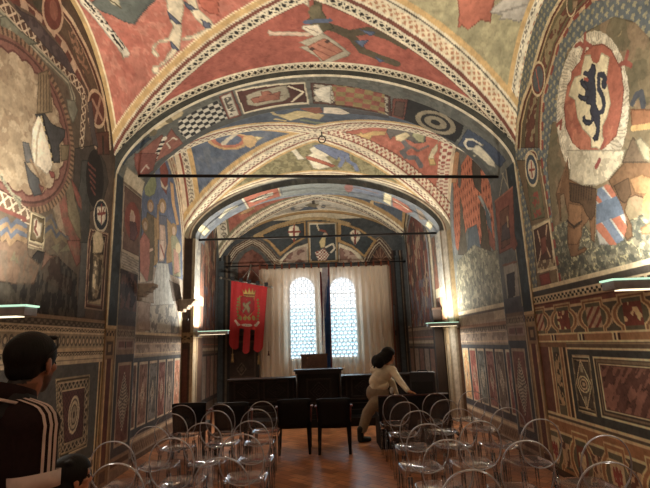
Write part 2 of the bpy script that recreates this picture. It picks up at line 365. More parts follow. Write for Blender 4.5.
for q in ((155,290),(175,300),(200,280),(225,284)): S.line(g((q[0],q[1]),(q[0]+18,q[1]-2)),.02,(120,60,46))
S.line(g((262,255),(306,272),(272,300)),.035,CREAM)
S.poly(g((326,244),(562,284),(566,348),(540,342),(334,306)),(96,58,46)); S.poly(g((332,248),(556,288),(558,342),(338,300)),(186,174,148)); mk=S.mask(g((332,248),(556,288),(558,342),(338,300))); S.put(mk&(fbm(s,y,22,2,12)>.53),(84,66,56))
S.poly(g((335,270),(360,256),(388,252),(384,280),(390,308),(350,292)),(222,212,186)); q4=g((388,250),(545,278),(548,338),(398,308)); S.poly(q4,(164,84,62)); mk=S.mask(q4); k=((s/.14).astype(int)+((y-.02)/.14).astype(int))%2==0; S.put(mk&k,(148,126,62))
S.poly(g((570,290),(616,294),(606,358),(564,346)),(120,62,48)); S.poly(g((578,298),(606,302),(600,348),(572,340)),(92,66,54))
h=lambda *p: crop(400,100,p)
S.poly(h((50,-5),(372,150),(362,210),(320,248),(18,132)),(44,42,40)); cc=h((208,132))[0]
for r,col in ((1.0,(150,136,104)),(.74,(44,42,40)),(.55,(150,136,104)),(.24,(40,38,36))): S.ell(cc,h((318,190))[0],h((168,178))[0],col,1,r)
S.poly(h((395,168),(622,352),(590,402),(340,268)),(66,82,108)); S.poly(h((440,268),(462,262),(482,280),(556,368),(562,398),(520,382),(452,322),(424,300)),(222,212,178)); S.line(h((436,288),(398,285),(380,258),(392,232),(430,234),(482,266)),.045,(230,220,188)); S.poly(h((430,318),(450,325),(440,336),(428,330)),(200,186,146)); S.poly(h((478,258),(496,260),(484,272)),(200,186,146))
S.put((y<6.055),CREAM); 
# jambs
def zz(px,py,X): return onx(px,py,X)[2]
lo=(z<3.98)
for L_,sg in ((s<LT/2,-1),(s>=LT/2,1)):
    m=lo&L_
    S.put(m,(96,100,100)); S.put(m&(y<6.30),(56,70,78)); S.put(m&(y<6.30)&(fbm(z,y,4,3,61)>.52),(44,54,60),.8); S.put(m&(y<6.035),(214,196,150))
    S.put(m&(y>6.30)&(y<6.33),(150,136,108))
c=lambda *p: crop(90,160,p); d=lambda *p: crop(90,240,p)
S.poly(c((262,-40),(400,-40),(372,60),(340,85),(285,95),(262,40)),(142,68,52)); S.line(c((300,70),(330,30),(345,50)),.03,(190,160,140))
S.poly(c((218,38),(325,125),(308,215),(196,125)),(192,174,138)); S.line(c((196,128),(308,215)),.02,(120,100,80))
S.poly(c((196,135),(308,222),(302,560),(290,690),(180,630),(186,400)),(176,158,134)); S.poly(c((204,150),(302,226),(297,570),(192,520)),(118,86,76))
S.ell(c((252,360))[0],c((296,372))[0],c((252,250))[0],(140,64,54)); S.ell(c((250,345))[0],c((266,350))[0],c((250,300))[0],(186,150,136)); S.poly(c((232,360),(270,365),(280,430),(262,480),(236,470)),(104,70,78)); S.ell(c((248,310))[0],c((258,314))[0],c((248,292))[0],(200,170,140))
S.poly(d((184,65),(294,128),(294,208),(180,165)),(170,158,142)); 
for k in range(5): S.line(d((188,86+k*17),(290,145+k*14)),.018,(128,116,106))
S.poly(d((178,166),(294,212),(291,445),(176,440)),(78,72,80)); S.poly(d((215,210),(262,230),(275,330),(250,400),(215,380),(205,300)),(54,50,64)); S.put(S.mask(d((178,166),(294,212),(291,445),(176,440)))&(fbm(z,y,9,3,66)>.55),(122,86,84),.6)
S.poly(d((176,440),(291,445),(290,480),(174,488)),(150,138,128))
m_=lambda *p: crop(440,170,p)
S.poly(m_((322,186),(428,100),(440,385),(458,440),(440,478),(420,455),(350,500)),(142,74,58)); S.poly(m_((350,250),(405,210),(412,430),(360,470)),(118,74,56)); S.poly(m_((365,330),(400,300),(415,400),(360,420)),(86,72,76)); S.line(m_((395,280),(400,330)),.05,(176,146,104)); S.line(m_((322,188),(428,102)),.025,(170,100,76))
S.line(m_((372,20),(350,150)),.02,(170,160,130)); S.line(m_((365,22),(402,104)),.02,(170,160,130))
n_=lambda *p: crop(430,160,p,2.955)
S.poly(n_((216,312),(256,300),(268,430),(232,442)),(150,142,128)); S.poly(n_((226,340),(250,330),(252,400),(232,415)),(56,50,54)); S.line(n_((216,312),(256,300)),.03,(130,80,66)); S.put(S.mask(n_((200,440),(290,430),(285,480),(205,485)))&(y>6.3),(92,86,96))
# jamb dado
for sg in (-1,1):
    m=lo&((s<LT/2) if sg<0 else (s>=LT/2))
    def zb(z0,z1,col,y0=6.0,y1=7): S.put(m&(z>=z0)&(z<z1)&(y>=y0)&(y<y1),col)
    # pilaster strip nearest the camera
    zb(0,1.93,(134,100,56),6.0,6.28); zb(0,1.52,(92,40,28),6.075,6.205); zb(.25,1.5,(186,150,90),6.05,6.07); zb(.25,1.5,(186,150,90),6.21,6.23); zb(0,1.9,(52,36,26),6.28,6.31)
    zb(1.75,1.90,(150,118,66),6.02,6.27); mm=m&(z>1.80)&(z<1.87)&(y<6.27); S.put(mm&((((z-1.8)/.035).astype(int)+(y/.045).astype(int))%2==0),(58,42,30)); zb(1.90,1.94,(190,156,100),6.0,6.3)
    zb(1.56,1.73,(70,50,34),6.05,6.23); zb(1.60,1.69,(140,108,60),6.10,6.18); zb(0,.22,(120,88,50),6.0,6.3); zb(.05,.18,(66,40,28),6.06,6.22)
    # wider field with the lozenge panel
    zb(0,1.95,(120,98,84),6.33,6.95); zb(1.95,2.16,(82,84,92),6.33,6.95); zb(1.78,1.90,(140,124,108),6.33,6.95); mm=m&(z>1.80)&(z<1.88)&(y>6.33); S.put(mm&lattice(y/.06,(z-1.8)/.08),(84,72,62))
    zb(1.62,1.76,(134,112,104),6.36,6.93); zb(1.65,1.73,(104,72,70),6.40,6.60); zb(1.65,1.73,(104,72,70),6.66,6.88); zb(1.645,1.735,(40,40,44),6.605,6.655)
    zb(.28,1.56,(58,60,68),6.33,6.95); zb(.38,1.45,(150,126,104),6.42,6.88); zb(.42,1.41,(112,68,62),6.46,6.84)
    mm=m&(z>.42)&(z<1.41)&(y>6.46)&(y<6.84); S.put(mm&(fbm(z*1.,y*2,7,3,71)>.55),(88,48,50),.7)
    dd=np.abs(y-6.65)/.17+np.abs(z-.94)/.40
    S.put(m&(dd<1),(176,158,134)); S.put(m&(dd<.93),(84,72,72)); S.put(m&(dd<.86)&(((dd*9)%1)<.45),(168,150,128)); S.put(m&(dd<.86)&lattice(y/.04,z/.05,.2),(140,124,108),.5)
    zb(.12,.26,(132,104,80),6.33,6.95); zb(.16,.22,(78,54,46),6.36,6.92)
S.put(m&(z<.1),(74,56,44))
E1=(5.50,2.86)
F1=arch_face((5.985,6.0),5.54,2.86,5.38,J,900,5,base=(74,74,66),gain=1.)
F1.p[:,1]=F1.p[:,1]; zf=F1.p[:,2]
F1.put(fbm(F1.q[:,0],F1.q[:,1],6,2,4)>.55,(58,60,56),.7)
F1.put(zf<3.9,(150,118,70))
# ================================================================== BAY 1 LEFT WALL
WL1=wall_surf(XL1,2.95,6.02,5.75,.0095,.0095,base=(96,74,56),gain=1.)
S=WL1; Y=S.q[:,0]; Z=S.q[:,1]
S.put(fbm(Y,Z,3,4,81)>.52,(82,64,50),.6)
zt=lambda py: onx(98,py,XL1)[2]
c0=lambda *p: crop(0,0,p); c1=lambda *p: crop(0,80,p); c2=lambda *p: crop(0,160,p); c3=lambda *p: crop(0,240,p)
# general ground of the lunette
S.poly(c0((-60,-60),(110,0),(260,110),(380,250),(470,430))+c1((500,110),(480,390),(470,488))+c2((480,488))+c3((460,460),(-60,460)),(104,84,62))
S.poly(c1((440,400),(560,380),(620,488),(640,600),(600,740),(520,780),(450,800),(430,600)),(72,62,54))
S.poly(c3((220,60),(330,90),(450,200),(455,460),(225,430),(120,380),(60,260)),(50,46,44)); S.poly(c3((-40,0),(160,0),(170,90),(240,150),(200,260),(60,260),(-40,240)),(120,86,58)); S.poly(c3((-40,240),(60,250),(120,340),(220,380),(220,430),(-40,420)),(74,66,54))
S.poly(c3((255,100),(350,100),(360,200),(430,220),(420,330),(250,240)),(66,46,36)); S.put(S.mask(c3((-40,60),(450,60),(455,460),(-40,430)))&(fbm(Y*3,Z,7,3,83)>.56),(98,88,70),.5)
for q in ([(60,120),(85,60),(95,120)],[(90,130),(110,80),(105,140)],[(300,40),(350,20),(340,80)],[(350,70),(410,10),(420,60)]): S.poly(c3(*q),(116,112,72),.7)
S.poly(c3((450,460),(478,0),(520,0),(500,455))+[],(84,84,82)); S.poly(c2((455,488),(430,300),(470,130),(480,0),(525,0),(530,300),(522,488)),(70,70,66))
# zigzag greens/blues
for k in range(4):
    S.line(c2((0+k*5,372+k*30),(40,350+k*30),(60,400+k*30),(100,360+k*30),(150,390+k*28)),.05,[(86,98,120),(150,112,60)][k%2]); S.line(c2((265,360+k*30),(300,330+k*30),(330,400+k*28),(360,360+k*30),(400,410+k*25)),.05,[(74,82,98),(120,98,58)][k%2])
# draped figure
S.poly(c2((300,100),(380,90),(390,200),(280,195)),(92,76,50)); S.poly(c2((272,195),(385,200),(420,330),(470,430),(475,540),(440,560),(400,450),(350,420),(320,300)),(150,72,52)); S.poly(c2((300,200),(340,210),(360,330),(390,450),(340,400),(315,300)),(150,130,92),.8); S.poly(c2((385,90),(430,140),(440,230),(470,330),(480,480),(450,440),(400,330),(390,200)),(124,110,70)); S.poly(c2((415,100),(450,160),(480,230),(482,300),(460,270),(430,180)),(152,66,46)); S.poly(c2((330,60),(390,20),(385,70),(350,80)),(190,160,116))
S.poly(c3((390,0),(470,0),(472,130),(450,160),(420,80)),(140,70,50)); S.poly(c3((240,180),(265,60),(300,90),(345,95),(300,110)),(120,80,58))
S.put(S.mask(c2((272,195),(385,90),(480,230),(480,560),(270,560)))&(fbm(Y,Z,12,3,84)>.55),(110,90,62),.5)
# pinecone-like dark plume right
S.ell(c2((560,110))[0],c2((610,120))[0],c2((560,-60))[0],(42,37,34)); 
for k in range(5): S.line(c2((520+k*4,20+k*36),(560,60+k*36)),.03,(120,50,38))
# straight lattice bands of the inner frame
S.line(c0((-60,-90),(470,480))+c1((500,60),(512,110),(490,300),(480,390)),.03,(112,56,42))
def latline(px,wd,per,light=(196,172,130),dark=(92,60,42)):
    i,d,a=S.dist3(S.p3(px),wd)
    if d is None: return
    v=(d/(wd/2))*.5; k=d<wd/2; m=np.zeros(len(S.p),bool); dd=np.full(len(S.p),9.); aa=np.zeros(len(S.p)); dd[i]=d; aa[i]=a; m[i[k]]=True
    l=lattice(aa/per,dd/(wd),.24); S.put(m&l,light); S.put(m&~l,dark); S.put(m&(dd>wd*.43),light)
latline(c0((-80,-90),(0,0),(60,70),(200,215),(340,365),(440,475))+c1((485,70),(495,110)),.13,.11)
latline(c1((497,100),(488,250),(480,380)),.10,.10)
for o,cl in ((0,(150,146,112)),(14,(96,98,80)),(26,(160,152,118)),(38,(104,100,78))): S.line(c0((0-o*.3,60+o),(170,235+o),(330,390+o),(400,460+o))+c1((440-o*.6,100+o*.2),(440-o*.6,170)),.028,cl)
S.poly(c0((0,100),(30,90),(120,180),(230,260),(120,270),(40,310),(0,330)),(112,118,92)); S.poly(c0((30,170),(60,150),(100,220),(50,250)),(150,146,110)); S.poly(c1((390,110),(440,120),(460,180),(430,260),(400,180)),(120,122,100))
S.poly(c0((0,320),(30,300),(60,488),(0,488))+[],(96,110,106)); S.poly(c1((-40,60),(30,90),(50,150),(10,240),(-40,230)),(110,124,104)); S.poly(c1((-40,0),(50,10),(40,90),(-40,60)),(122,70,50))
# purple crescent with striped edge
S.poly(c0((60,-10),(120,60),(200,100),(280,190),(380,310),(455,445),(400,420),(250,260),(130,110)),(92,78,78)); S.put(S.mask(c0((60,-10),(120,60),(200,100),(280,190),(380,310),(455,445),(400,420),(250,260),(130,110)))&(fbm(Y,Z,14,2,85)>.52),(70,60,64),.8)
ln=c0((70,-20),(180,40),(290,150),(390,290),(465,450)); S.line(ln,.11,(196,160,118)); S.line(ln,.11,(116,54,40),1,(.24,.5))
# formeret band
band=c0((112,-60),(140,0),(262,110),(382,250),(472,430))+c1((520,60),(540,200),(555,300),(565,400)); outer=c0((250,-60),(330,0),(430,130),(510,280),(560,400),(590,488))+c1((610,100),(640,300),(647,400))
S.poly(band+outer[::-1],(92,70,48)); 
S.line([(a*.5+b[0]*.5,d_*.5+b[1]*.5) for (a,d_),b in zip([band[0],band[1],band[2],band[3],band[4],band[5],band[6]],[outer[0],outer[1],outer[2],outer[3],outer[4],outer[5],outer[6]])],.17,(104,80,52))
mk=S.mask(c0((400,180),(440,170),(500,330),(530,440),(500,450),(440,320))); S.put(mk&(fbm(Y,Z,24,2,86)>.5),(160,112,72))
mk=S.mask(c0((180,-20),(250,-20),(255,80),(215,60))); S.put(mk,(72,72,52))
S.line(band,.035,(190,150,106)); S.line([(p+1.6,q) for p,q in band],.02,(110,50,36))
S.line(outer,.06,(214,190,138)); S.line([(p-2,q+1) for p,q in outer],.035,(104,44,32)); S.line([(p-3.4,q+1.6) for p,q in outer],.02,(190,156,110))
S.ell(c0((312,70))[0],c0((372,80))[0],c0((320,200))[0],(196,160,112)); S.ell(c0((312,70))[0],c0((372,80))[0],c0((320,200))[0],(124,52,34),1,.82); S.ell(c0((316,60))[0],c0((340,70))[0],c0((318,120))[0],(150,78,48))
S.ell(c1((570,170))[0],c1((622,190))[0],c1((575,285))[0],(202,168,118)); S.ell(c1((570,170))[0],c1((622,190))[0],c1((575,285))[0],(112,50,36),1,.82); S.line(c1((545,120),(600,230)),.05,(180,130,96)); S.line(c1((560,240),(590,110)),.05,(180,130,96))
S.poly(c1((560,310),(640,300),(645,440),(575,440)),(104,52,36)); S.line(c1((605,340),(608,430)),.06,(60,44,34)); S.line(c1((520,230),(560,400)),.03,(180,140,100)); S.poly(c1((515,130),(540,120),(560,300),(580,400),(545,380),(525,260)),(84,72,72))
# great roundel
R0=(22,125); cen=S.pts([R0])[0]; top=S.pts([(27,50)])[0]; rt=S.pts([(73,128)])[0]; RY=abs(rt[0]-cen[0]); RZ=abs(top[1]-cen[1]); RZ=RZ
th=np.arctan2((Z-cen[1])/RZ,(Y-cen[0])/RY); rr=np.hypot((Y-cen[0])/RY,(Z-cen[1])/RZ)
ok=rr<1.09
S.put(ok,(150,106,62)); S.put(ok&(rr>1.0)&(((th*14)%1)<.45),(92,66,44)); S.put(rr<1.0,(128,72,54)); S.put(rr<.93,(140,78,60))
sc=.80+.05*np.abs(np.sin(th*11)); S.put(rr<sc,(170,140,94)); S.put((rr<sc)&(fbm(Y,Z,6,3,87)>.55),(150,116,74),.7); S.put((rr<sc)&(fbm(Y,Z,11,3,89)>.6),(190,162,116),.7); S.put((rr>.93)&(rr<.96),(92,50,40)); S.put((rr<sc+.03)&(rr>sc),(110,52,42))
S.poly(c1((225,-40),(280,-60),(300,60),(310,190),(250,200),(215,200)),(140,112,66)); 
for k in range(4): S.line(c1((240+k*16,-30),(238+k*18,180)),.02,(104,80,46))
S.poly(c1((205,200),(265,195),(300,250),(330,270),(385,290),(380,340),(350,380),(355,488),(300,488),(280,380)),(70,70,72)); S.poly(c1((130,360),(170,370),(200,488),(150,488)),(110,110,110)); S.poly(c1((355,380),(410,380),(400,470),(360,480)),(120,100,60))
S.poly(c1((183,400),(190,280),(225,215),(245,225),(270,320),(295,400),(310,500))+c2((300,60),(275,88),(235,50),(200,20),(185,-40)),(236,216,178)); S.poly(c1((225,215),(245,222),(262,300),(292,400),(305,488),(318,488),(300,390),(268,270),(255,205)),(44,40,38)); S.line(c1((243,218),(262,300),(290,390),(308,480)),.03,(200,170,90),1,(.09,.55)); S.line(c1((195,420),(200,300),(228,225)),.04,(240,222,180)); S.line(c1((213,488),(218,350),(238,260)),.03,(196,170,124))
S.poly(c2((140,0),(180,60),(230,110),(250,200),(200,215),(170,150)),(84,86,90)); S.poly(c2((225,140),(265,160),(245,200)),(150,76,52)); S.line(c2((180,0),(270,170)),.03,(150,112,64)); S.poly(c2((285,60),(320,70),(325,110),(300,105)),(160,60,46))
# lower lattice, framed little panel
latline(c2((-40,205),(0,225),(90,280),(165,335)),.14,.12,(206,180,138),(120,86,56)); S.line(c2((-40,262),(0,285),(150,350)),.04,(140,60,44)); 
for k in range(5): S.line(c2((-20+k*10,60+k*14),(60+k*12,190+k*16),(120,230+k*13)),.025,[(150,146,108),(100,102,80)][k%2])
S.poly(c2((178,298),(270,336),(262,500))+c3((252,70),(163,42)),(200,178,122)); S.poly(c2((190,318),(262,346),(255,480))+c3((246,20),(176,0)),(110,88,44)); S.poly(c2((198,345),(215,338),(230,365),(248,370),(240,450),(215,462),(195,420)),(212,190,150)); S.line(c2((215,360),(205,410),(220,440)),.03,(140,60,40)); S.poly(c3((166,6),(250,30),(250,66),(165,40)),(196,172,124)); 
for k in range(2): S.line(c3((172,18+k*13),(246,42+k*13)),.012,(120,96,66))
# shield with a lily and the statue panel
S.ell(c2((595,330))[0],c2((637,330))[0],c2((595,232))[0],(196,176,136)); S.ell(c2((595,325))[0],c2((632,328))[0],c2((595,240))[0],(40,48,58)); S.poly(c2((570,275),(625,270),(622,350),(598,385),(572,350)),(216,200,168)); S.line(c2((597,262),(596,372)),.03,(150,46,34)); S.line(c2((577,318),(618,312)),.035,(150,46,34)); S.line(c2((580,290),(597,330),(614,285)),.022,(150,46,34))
S.poly(c2((528,402),(640,430))+c3((632,30),(608,418),(496,400),(515,10)),(196,150,104)); S.poly(c2((534,412),(634,440))+c3((626,30),(602,408),(503,392),(521,10)),(108,52,34)); S.poly(c2((545,425),(625,450))+c3((617,30),(594,390),(512,375),(530,10)),(196,156,110)); S.poly(c2((549,430),(621,454))+c3((612,30),(590,384),(516,370),(534,10)),(58,44,32))
S.poly(c3((548,40),(545,-30),(570,-60),(600,-40),(612,20),(600,75),(560,80),(545,75)),(206,180,122)); S.ell(c2((585,470))[0],c2((605,475))[0],c2((585,440))[0],(206,180,122))
S.poly(c3((548,80),(610,85),(612,180),(590,280),(570,345),(545,350),(535,280),(545,180)),(150,124,76)); S.poly(c3((560,100),(545,200),(540,300),(552,345),(565,260),(572,150)),(222,200,146)); S.poly(c3((580,110),(600,120),(590,230),(575,300)),(70,56,38)); S.poly(c3((520,350),(545,360),(600,340),(592,385),(515,372)),(176,148,96))
S.put(S.mask(c3((548,80),(610,85),(612,180),(590,280),(570,345),(515,372),(535,280),(545,180)))&(fbm(Y,Z,18,3,88)>.52),(78,62,40),.7)
# dado of the left wall
def zb(z0,z1,col,y0=3.2,y1=6.1): S.put((Z>=min(z0,z1))&(Z<max(z0,z1))&(Y>=y0)&(Y<y1),col)
def zc(v): return onx(98.6,320+v/5.88,XL1)[2]
zb(0,zc(15),(112,96,74)); zb(zc(18),zc(-2),(150,116,76)); zb(zc(50),zc(18),(72,62,52)); mm=(Z<zc(22))&(Z>zc(46)); S.put(mm&(np.sin(Y*62)*np.sin((Z)*95)>.1),(112,98,78))
zb(zc(62),zc(50),(186,164,124)); zb(zc(80),zc(62),(70,62,54)); mm=(Z<zc(62))&(Z>zc(80)); S.put(mm&lattice(Y/.07,(Z-zc(80))/(zc(62)-zc(80)),.3),(176,154,118)); zb(zc(90),zc(80),(190,170,130)); zb(zc(160),zc(90),(142,124,94))
u=((Y/.085)%1)-.5; v=(Z-(zc(158)+zc(92))/2)/((zc(92)-zc(158))/2); e_=np.hypot(u/.42,v/.85); mm=(Z<zc(92))&(Z>zc(158)); S.put(mm&(e_<1)&(e_>.55),(86,78,68)); S.put(mm&(e_<.5),(170,150,112))
zb(zc(180),zc(160),(172,146,104)); zb(zc(186),zc(180),(60,48,38)); zb(zc(206),zc(186),(70,62,54)); mm=(Z<zc(186))&(Z>zc(206)); S.put(mm&lattice(Y/.06,(Z-zc(206))/(zc(186)-zc(206)),.3),(160,140,108)); zb(zc(245),zc(206),(176,158,124)); zb(zc(228),zc(222),(110,98,80))
zl=onx(92,451,XL1)[2]
yR=onx(96.5,400,XL1)[1]; zb(zl-.06,zc(245),(72,74,74)); zb(0,zl-.06,(110,84,54)); zb(zl-.10,zl-.06,(196,164,104)); zb(zl-.2,zl-.17,(190,160,100)); zb(zl-.42,zl-.22,(84,56,36)); zb(zl-.45,zl-.42,(180,150,96)); zb(0,.06,(60,46,34))
for a,b,cl in ((0,.03,(196,170,112)),(.03,.08,(94,72,44)),(.08,.12,(186,152,92)),(.12,.2,(72,52,34)),(.2,.24,(176,142,84)),(.24,.6,(100,70,40))): zb(.1,zc(247),cl,yR+a,yR+b)
def frame_q(px,cols):
    q=S.pts(px); cen_=q.mean(0)
    for f_,cl in cols: S.polyq(cen_+(q-cen_)*f_,cl)
    return q,cen_
q,cen_=frame_q([(55.5,379),(90,374.5),(87,447),(59,460)],[(1,(196,172,122)),(.95,(90,78,60)),(.91,(186,160,110)),(.86,(60,56,50))])
mm=inpoly(S.q,cen_+(q-cen_)*.86); S.put(mm&lattice(Y/.08,Z/.08,.28),(150,132,102)); S.polyq(cen_+(q-cen_)*.70,(190,166,120)); S.polyq(cen_+(q-cen_)*.66,(96,50,54)); mm=inpoly(S.q,cen_+(q-cen_)*.66); S.put(mm&lattice(Y/.06,Z/.06,.16),(62,36,42))
for r,cl in ((1,(188,172,138)),(.84,(86,78,72)),(.74,(178,160,126)),(.55,(80,70,62)),(.45,(150,134,106)),(.2,(70,60,54))): S.disc(cen_,.115*r,.20*r,cl)
q2=q.copy(); q2[:,0]-=1.02
for f_,cl in ((1,(196,172,122)),(.95,(90,78,60)),(.91,(186,160,110)),(.86,(60,56,50)),(.70,(190,166,120)),(.66,(96,50,54))): S.polyq(q2.mean(0)+(q2-q2.mean(0))*f_,cl)
S.disc(q2.mean(0),.115,.2,(170,152,120))
# ================================================================== BAY 1 RIGHT WALL
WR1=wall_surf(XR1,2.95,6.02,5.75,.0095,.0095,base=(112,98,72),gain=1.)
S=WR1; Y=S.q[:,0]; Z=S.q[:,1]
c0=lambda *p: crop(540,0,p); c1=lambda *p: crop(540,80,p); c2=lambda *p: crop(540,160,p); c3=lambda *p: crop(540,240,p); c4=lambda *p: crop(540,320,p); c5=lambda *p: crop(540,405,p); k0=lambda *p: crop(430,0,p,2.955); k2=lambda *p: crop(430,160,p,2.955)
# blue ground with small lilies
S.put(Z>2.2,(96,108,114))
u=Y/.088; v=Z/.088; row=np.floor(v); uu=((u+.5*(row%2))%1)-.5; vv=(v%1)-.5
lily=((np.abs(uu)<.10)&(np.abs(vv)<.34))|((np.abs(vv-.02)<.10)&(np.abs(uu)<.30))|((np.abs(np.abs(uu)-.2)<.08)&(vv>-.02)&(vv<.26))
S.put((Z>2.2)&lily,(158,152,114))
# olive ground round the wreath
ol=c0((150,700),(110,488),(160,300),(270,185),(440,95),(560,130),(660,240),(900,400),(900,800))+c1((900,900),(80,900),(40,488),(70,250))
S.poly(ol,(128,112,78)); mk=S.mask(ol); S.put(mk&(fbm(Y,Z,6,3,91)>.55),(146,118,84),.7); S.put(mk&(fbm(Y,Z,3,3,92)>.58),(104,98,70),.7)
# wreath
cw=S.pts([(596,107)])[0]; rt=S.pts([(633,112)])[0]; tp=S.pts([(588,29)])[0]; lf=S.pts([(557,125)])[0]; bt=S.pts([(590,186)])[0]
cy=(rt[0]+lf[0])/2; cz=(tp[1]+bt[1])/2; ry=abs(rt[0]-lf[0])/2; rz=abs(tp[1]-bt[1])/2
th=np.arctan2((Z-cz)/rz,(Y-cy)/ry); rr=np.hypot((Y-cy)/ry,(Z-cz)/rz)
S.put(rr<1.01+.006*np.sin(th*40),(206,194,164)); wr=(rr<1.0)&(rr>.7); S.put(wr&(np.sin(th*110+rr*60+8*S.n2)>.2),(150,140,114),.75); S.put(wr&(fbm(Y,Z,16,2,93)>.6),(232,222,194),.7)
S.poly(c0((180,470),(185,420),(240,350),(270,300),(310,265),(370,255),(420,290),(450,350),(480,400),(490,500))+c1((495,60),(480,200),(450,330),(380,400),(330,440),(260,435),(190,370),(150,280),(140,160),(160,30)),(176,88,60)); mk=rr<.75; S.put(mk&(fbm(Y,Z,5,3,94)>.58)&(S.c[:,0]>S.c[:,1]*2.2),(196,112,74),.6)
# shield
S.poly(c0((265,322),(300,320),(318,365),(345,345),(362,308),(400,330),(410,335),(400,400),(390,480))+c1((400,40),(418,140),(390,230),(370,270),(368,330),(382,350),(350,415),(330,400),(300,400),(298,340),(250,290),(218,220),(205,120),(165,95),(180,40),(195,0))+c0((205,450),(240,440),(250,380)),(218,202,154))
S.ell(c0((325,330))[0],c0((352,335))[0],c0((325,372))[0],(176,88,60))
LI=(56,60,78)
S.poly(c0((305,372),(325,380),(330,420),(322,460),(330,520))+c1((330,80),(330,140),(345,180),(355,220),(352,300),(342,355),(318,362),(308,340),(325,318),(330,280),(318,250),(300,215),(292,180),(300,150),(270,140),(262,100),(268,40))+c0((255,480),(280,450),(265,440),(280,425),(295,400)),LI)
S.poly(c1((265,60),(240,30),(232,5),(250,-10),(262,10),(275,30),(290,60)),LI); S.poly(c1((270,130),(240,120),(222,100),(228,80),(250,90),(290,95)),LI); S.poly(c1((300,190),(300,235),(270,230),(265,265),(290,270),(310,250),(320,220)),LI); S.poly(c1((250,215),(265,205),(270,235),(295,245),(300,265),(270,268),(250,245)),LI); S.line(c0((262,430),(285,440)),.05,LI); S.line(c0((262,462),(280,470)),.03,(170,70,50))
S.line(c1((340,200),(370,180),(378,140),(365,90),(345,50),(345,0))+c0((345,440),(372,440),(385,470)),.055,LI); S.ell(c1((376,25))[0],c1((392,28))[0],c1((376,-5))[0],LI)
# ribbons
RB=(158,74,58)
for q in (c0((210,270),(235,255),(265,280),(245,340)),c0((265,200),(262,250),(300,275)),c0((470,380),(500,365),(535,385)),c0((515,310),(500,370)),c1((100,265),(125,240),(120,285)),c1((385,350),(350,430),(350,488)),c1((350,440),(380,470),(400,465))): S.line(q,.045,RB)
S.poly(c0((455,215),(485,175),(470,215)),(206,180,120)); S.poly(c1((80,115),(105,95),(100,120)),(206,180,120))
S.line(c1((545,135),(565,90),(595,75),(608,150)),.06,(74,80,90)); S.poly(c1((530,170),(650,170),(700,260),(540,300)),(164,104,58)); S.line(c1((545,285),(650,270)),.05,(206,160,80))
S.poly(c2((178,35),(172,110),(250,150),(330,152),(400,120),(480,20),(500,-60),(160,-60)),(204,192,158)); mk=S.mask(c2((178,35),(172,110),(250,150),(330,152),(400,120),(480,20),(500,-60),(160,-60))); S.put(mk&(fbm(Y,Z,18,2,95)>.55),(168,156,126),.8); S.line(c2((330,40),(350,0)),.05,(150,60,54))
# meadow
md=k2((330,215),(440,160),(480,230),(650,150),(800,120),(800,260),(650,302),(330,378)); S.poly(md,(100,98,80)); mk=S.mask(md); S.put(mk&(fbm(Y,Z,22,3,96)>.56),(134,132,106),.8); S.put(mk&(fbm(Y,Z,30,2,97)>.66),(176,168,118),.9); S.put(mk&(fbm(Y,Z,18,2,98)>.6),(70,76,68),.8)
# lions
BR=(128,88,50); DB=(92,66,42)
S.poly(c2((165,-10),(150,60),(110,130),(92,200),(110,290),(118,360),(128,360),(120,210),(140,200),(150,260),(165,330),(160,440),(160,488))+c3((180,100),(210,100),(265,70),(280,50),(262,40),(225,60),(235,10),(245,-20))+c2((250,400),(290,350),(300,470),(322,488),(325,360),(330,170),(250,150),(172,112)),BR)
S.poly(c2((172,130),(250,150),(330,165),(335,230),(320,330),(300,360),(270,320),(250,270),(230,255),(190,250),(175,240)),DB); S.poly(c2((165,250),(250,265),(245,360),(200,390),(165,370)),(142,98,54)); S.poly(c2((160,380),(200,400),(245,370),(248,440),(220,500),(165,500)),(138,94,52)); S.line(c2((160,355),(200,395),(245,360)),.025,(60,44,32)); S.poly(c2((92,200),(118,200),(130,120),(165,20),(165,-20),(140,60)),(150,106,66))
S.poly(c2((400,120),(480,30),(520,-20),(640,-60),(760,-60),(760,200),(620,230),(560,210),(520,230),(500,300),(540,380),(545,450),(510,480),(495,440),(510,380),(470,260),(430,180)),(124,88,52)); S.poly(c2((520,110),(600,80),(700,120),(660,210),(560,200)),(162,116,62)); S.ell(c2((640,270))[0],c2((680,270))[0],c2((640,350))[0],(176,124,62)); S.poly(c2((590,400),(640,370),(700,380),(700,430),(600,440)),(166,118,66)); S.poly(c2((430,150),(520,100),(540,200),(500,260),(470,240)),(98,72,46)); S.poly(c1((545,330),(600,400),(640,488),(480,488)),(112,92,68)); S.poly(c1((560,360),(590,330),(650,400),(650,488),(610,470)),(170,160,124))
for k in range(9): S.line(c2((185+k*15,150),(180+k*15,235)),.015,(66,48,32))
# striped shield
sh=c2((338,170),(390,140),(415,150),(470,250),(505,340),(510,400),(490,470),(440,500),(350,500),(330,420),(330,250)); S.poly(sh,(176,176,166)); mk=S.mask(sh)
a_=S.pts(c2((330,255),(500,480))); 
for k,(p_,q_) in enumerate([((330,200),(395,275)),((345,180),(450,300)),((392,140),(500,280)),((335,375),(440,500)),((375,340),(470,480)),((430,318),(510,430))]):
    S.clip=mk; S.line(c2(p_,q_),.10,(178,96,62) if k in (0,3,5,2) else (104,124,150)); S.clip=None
S.clip=mk; S.line(c2((320,325),(490,255)),.19,(88,108,132)); S.clip=None
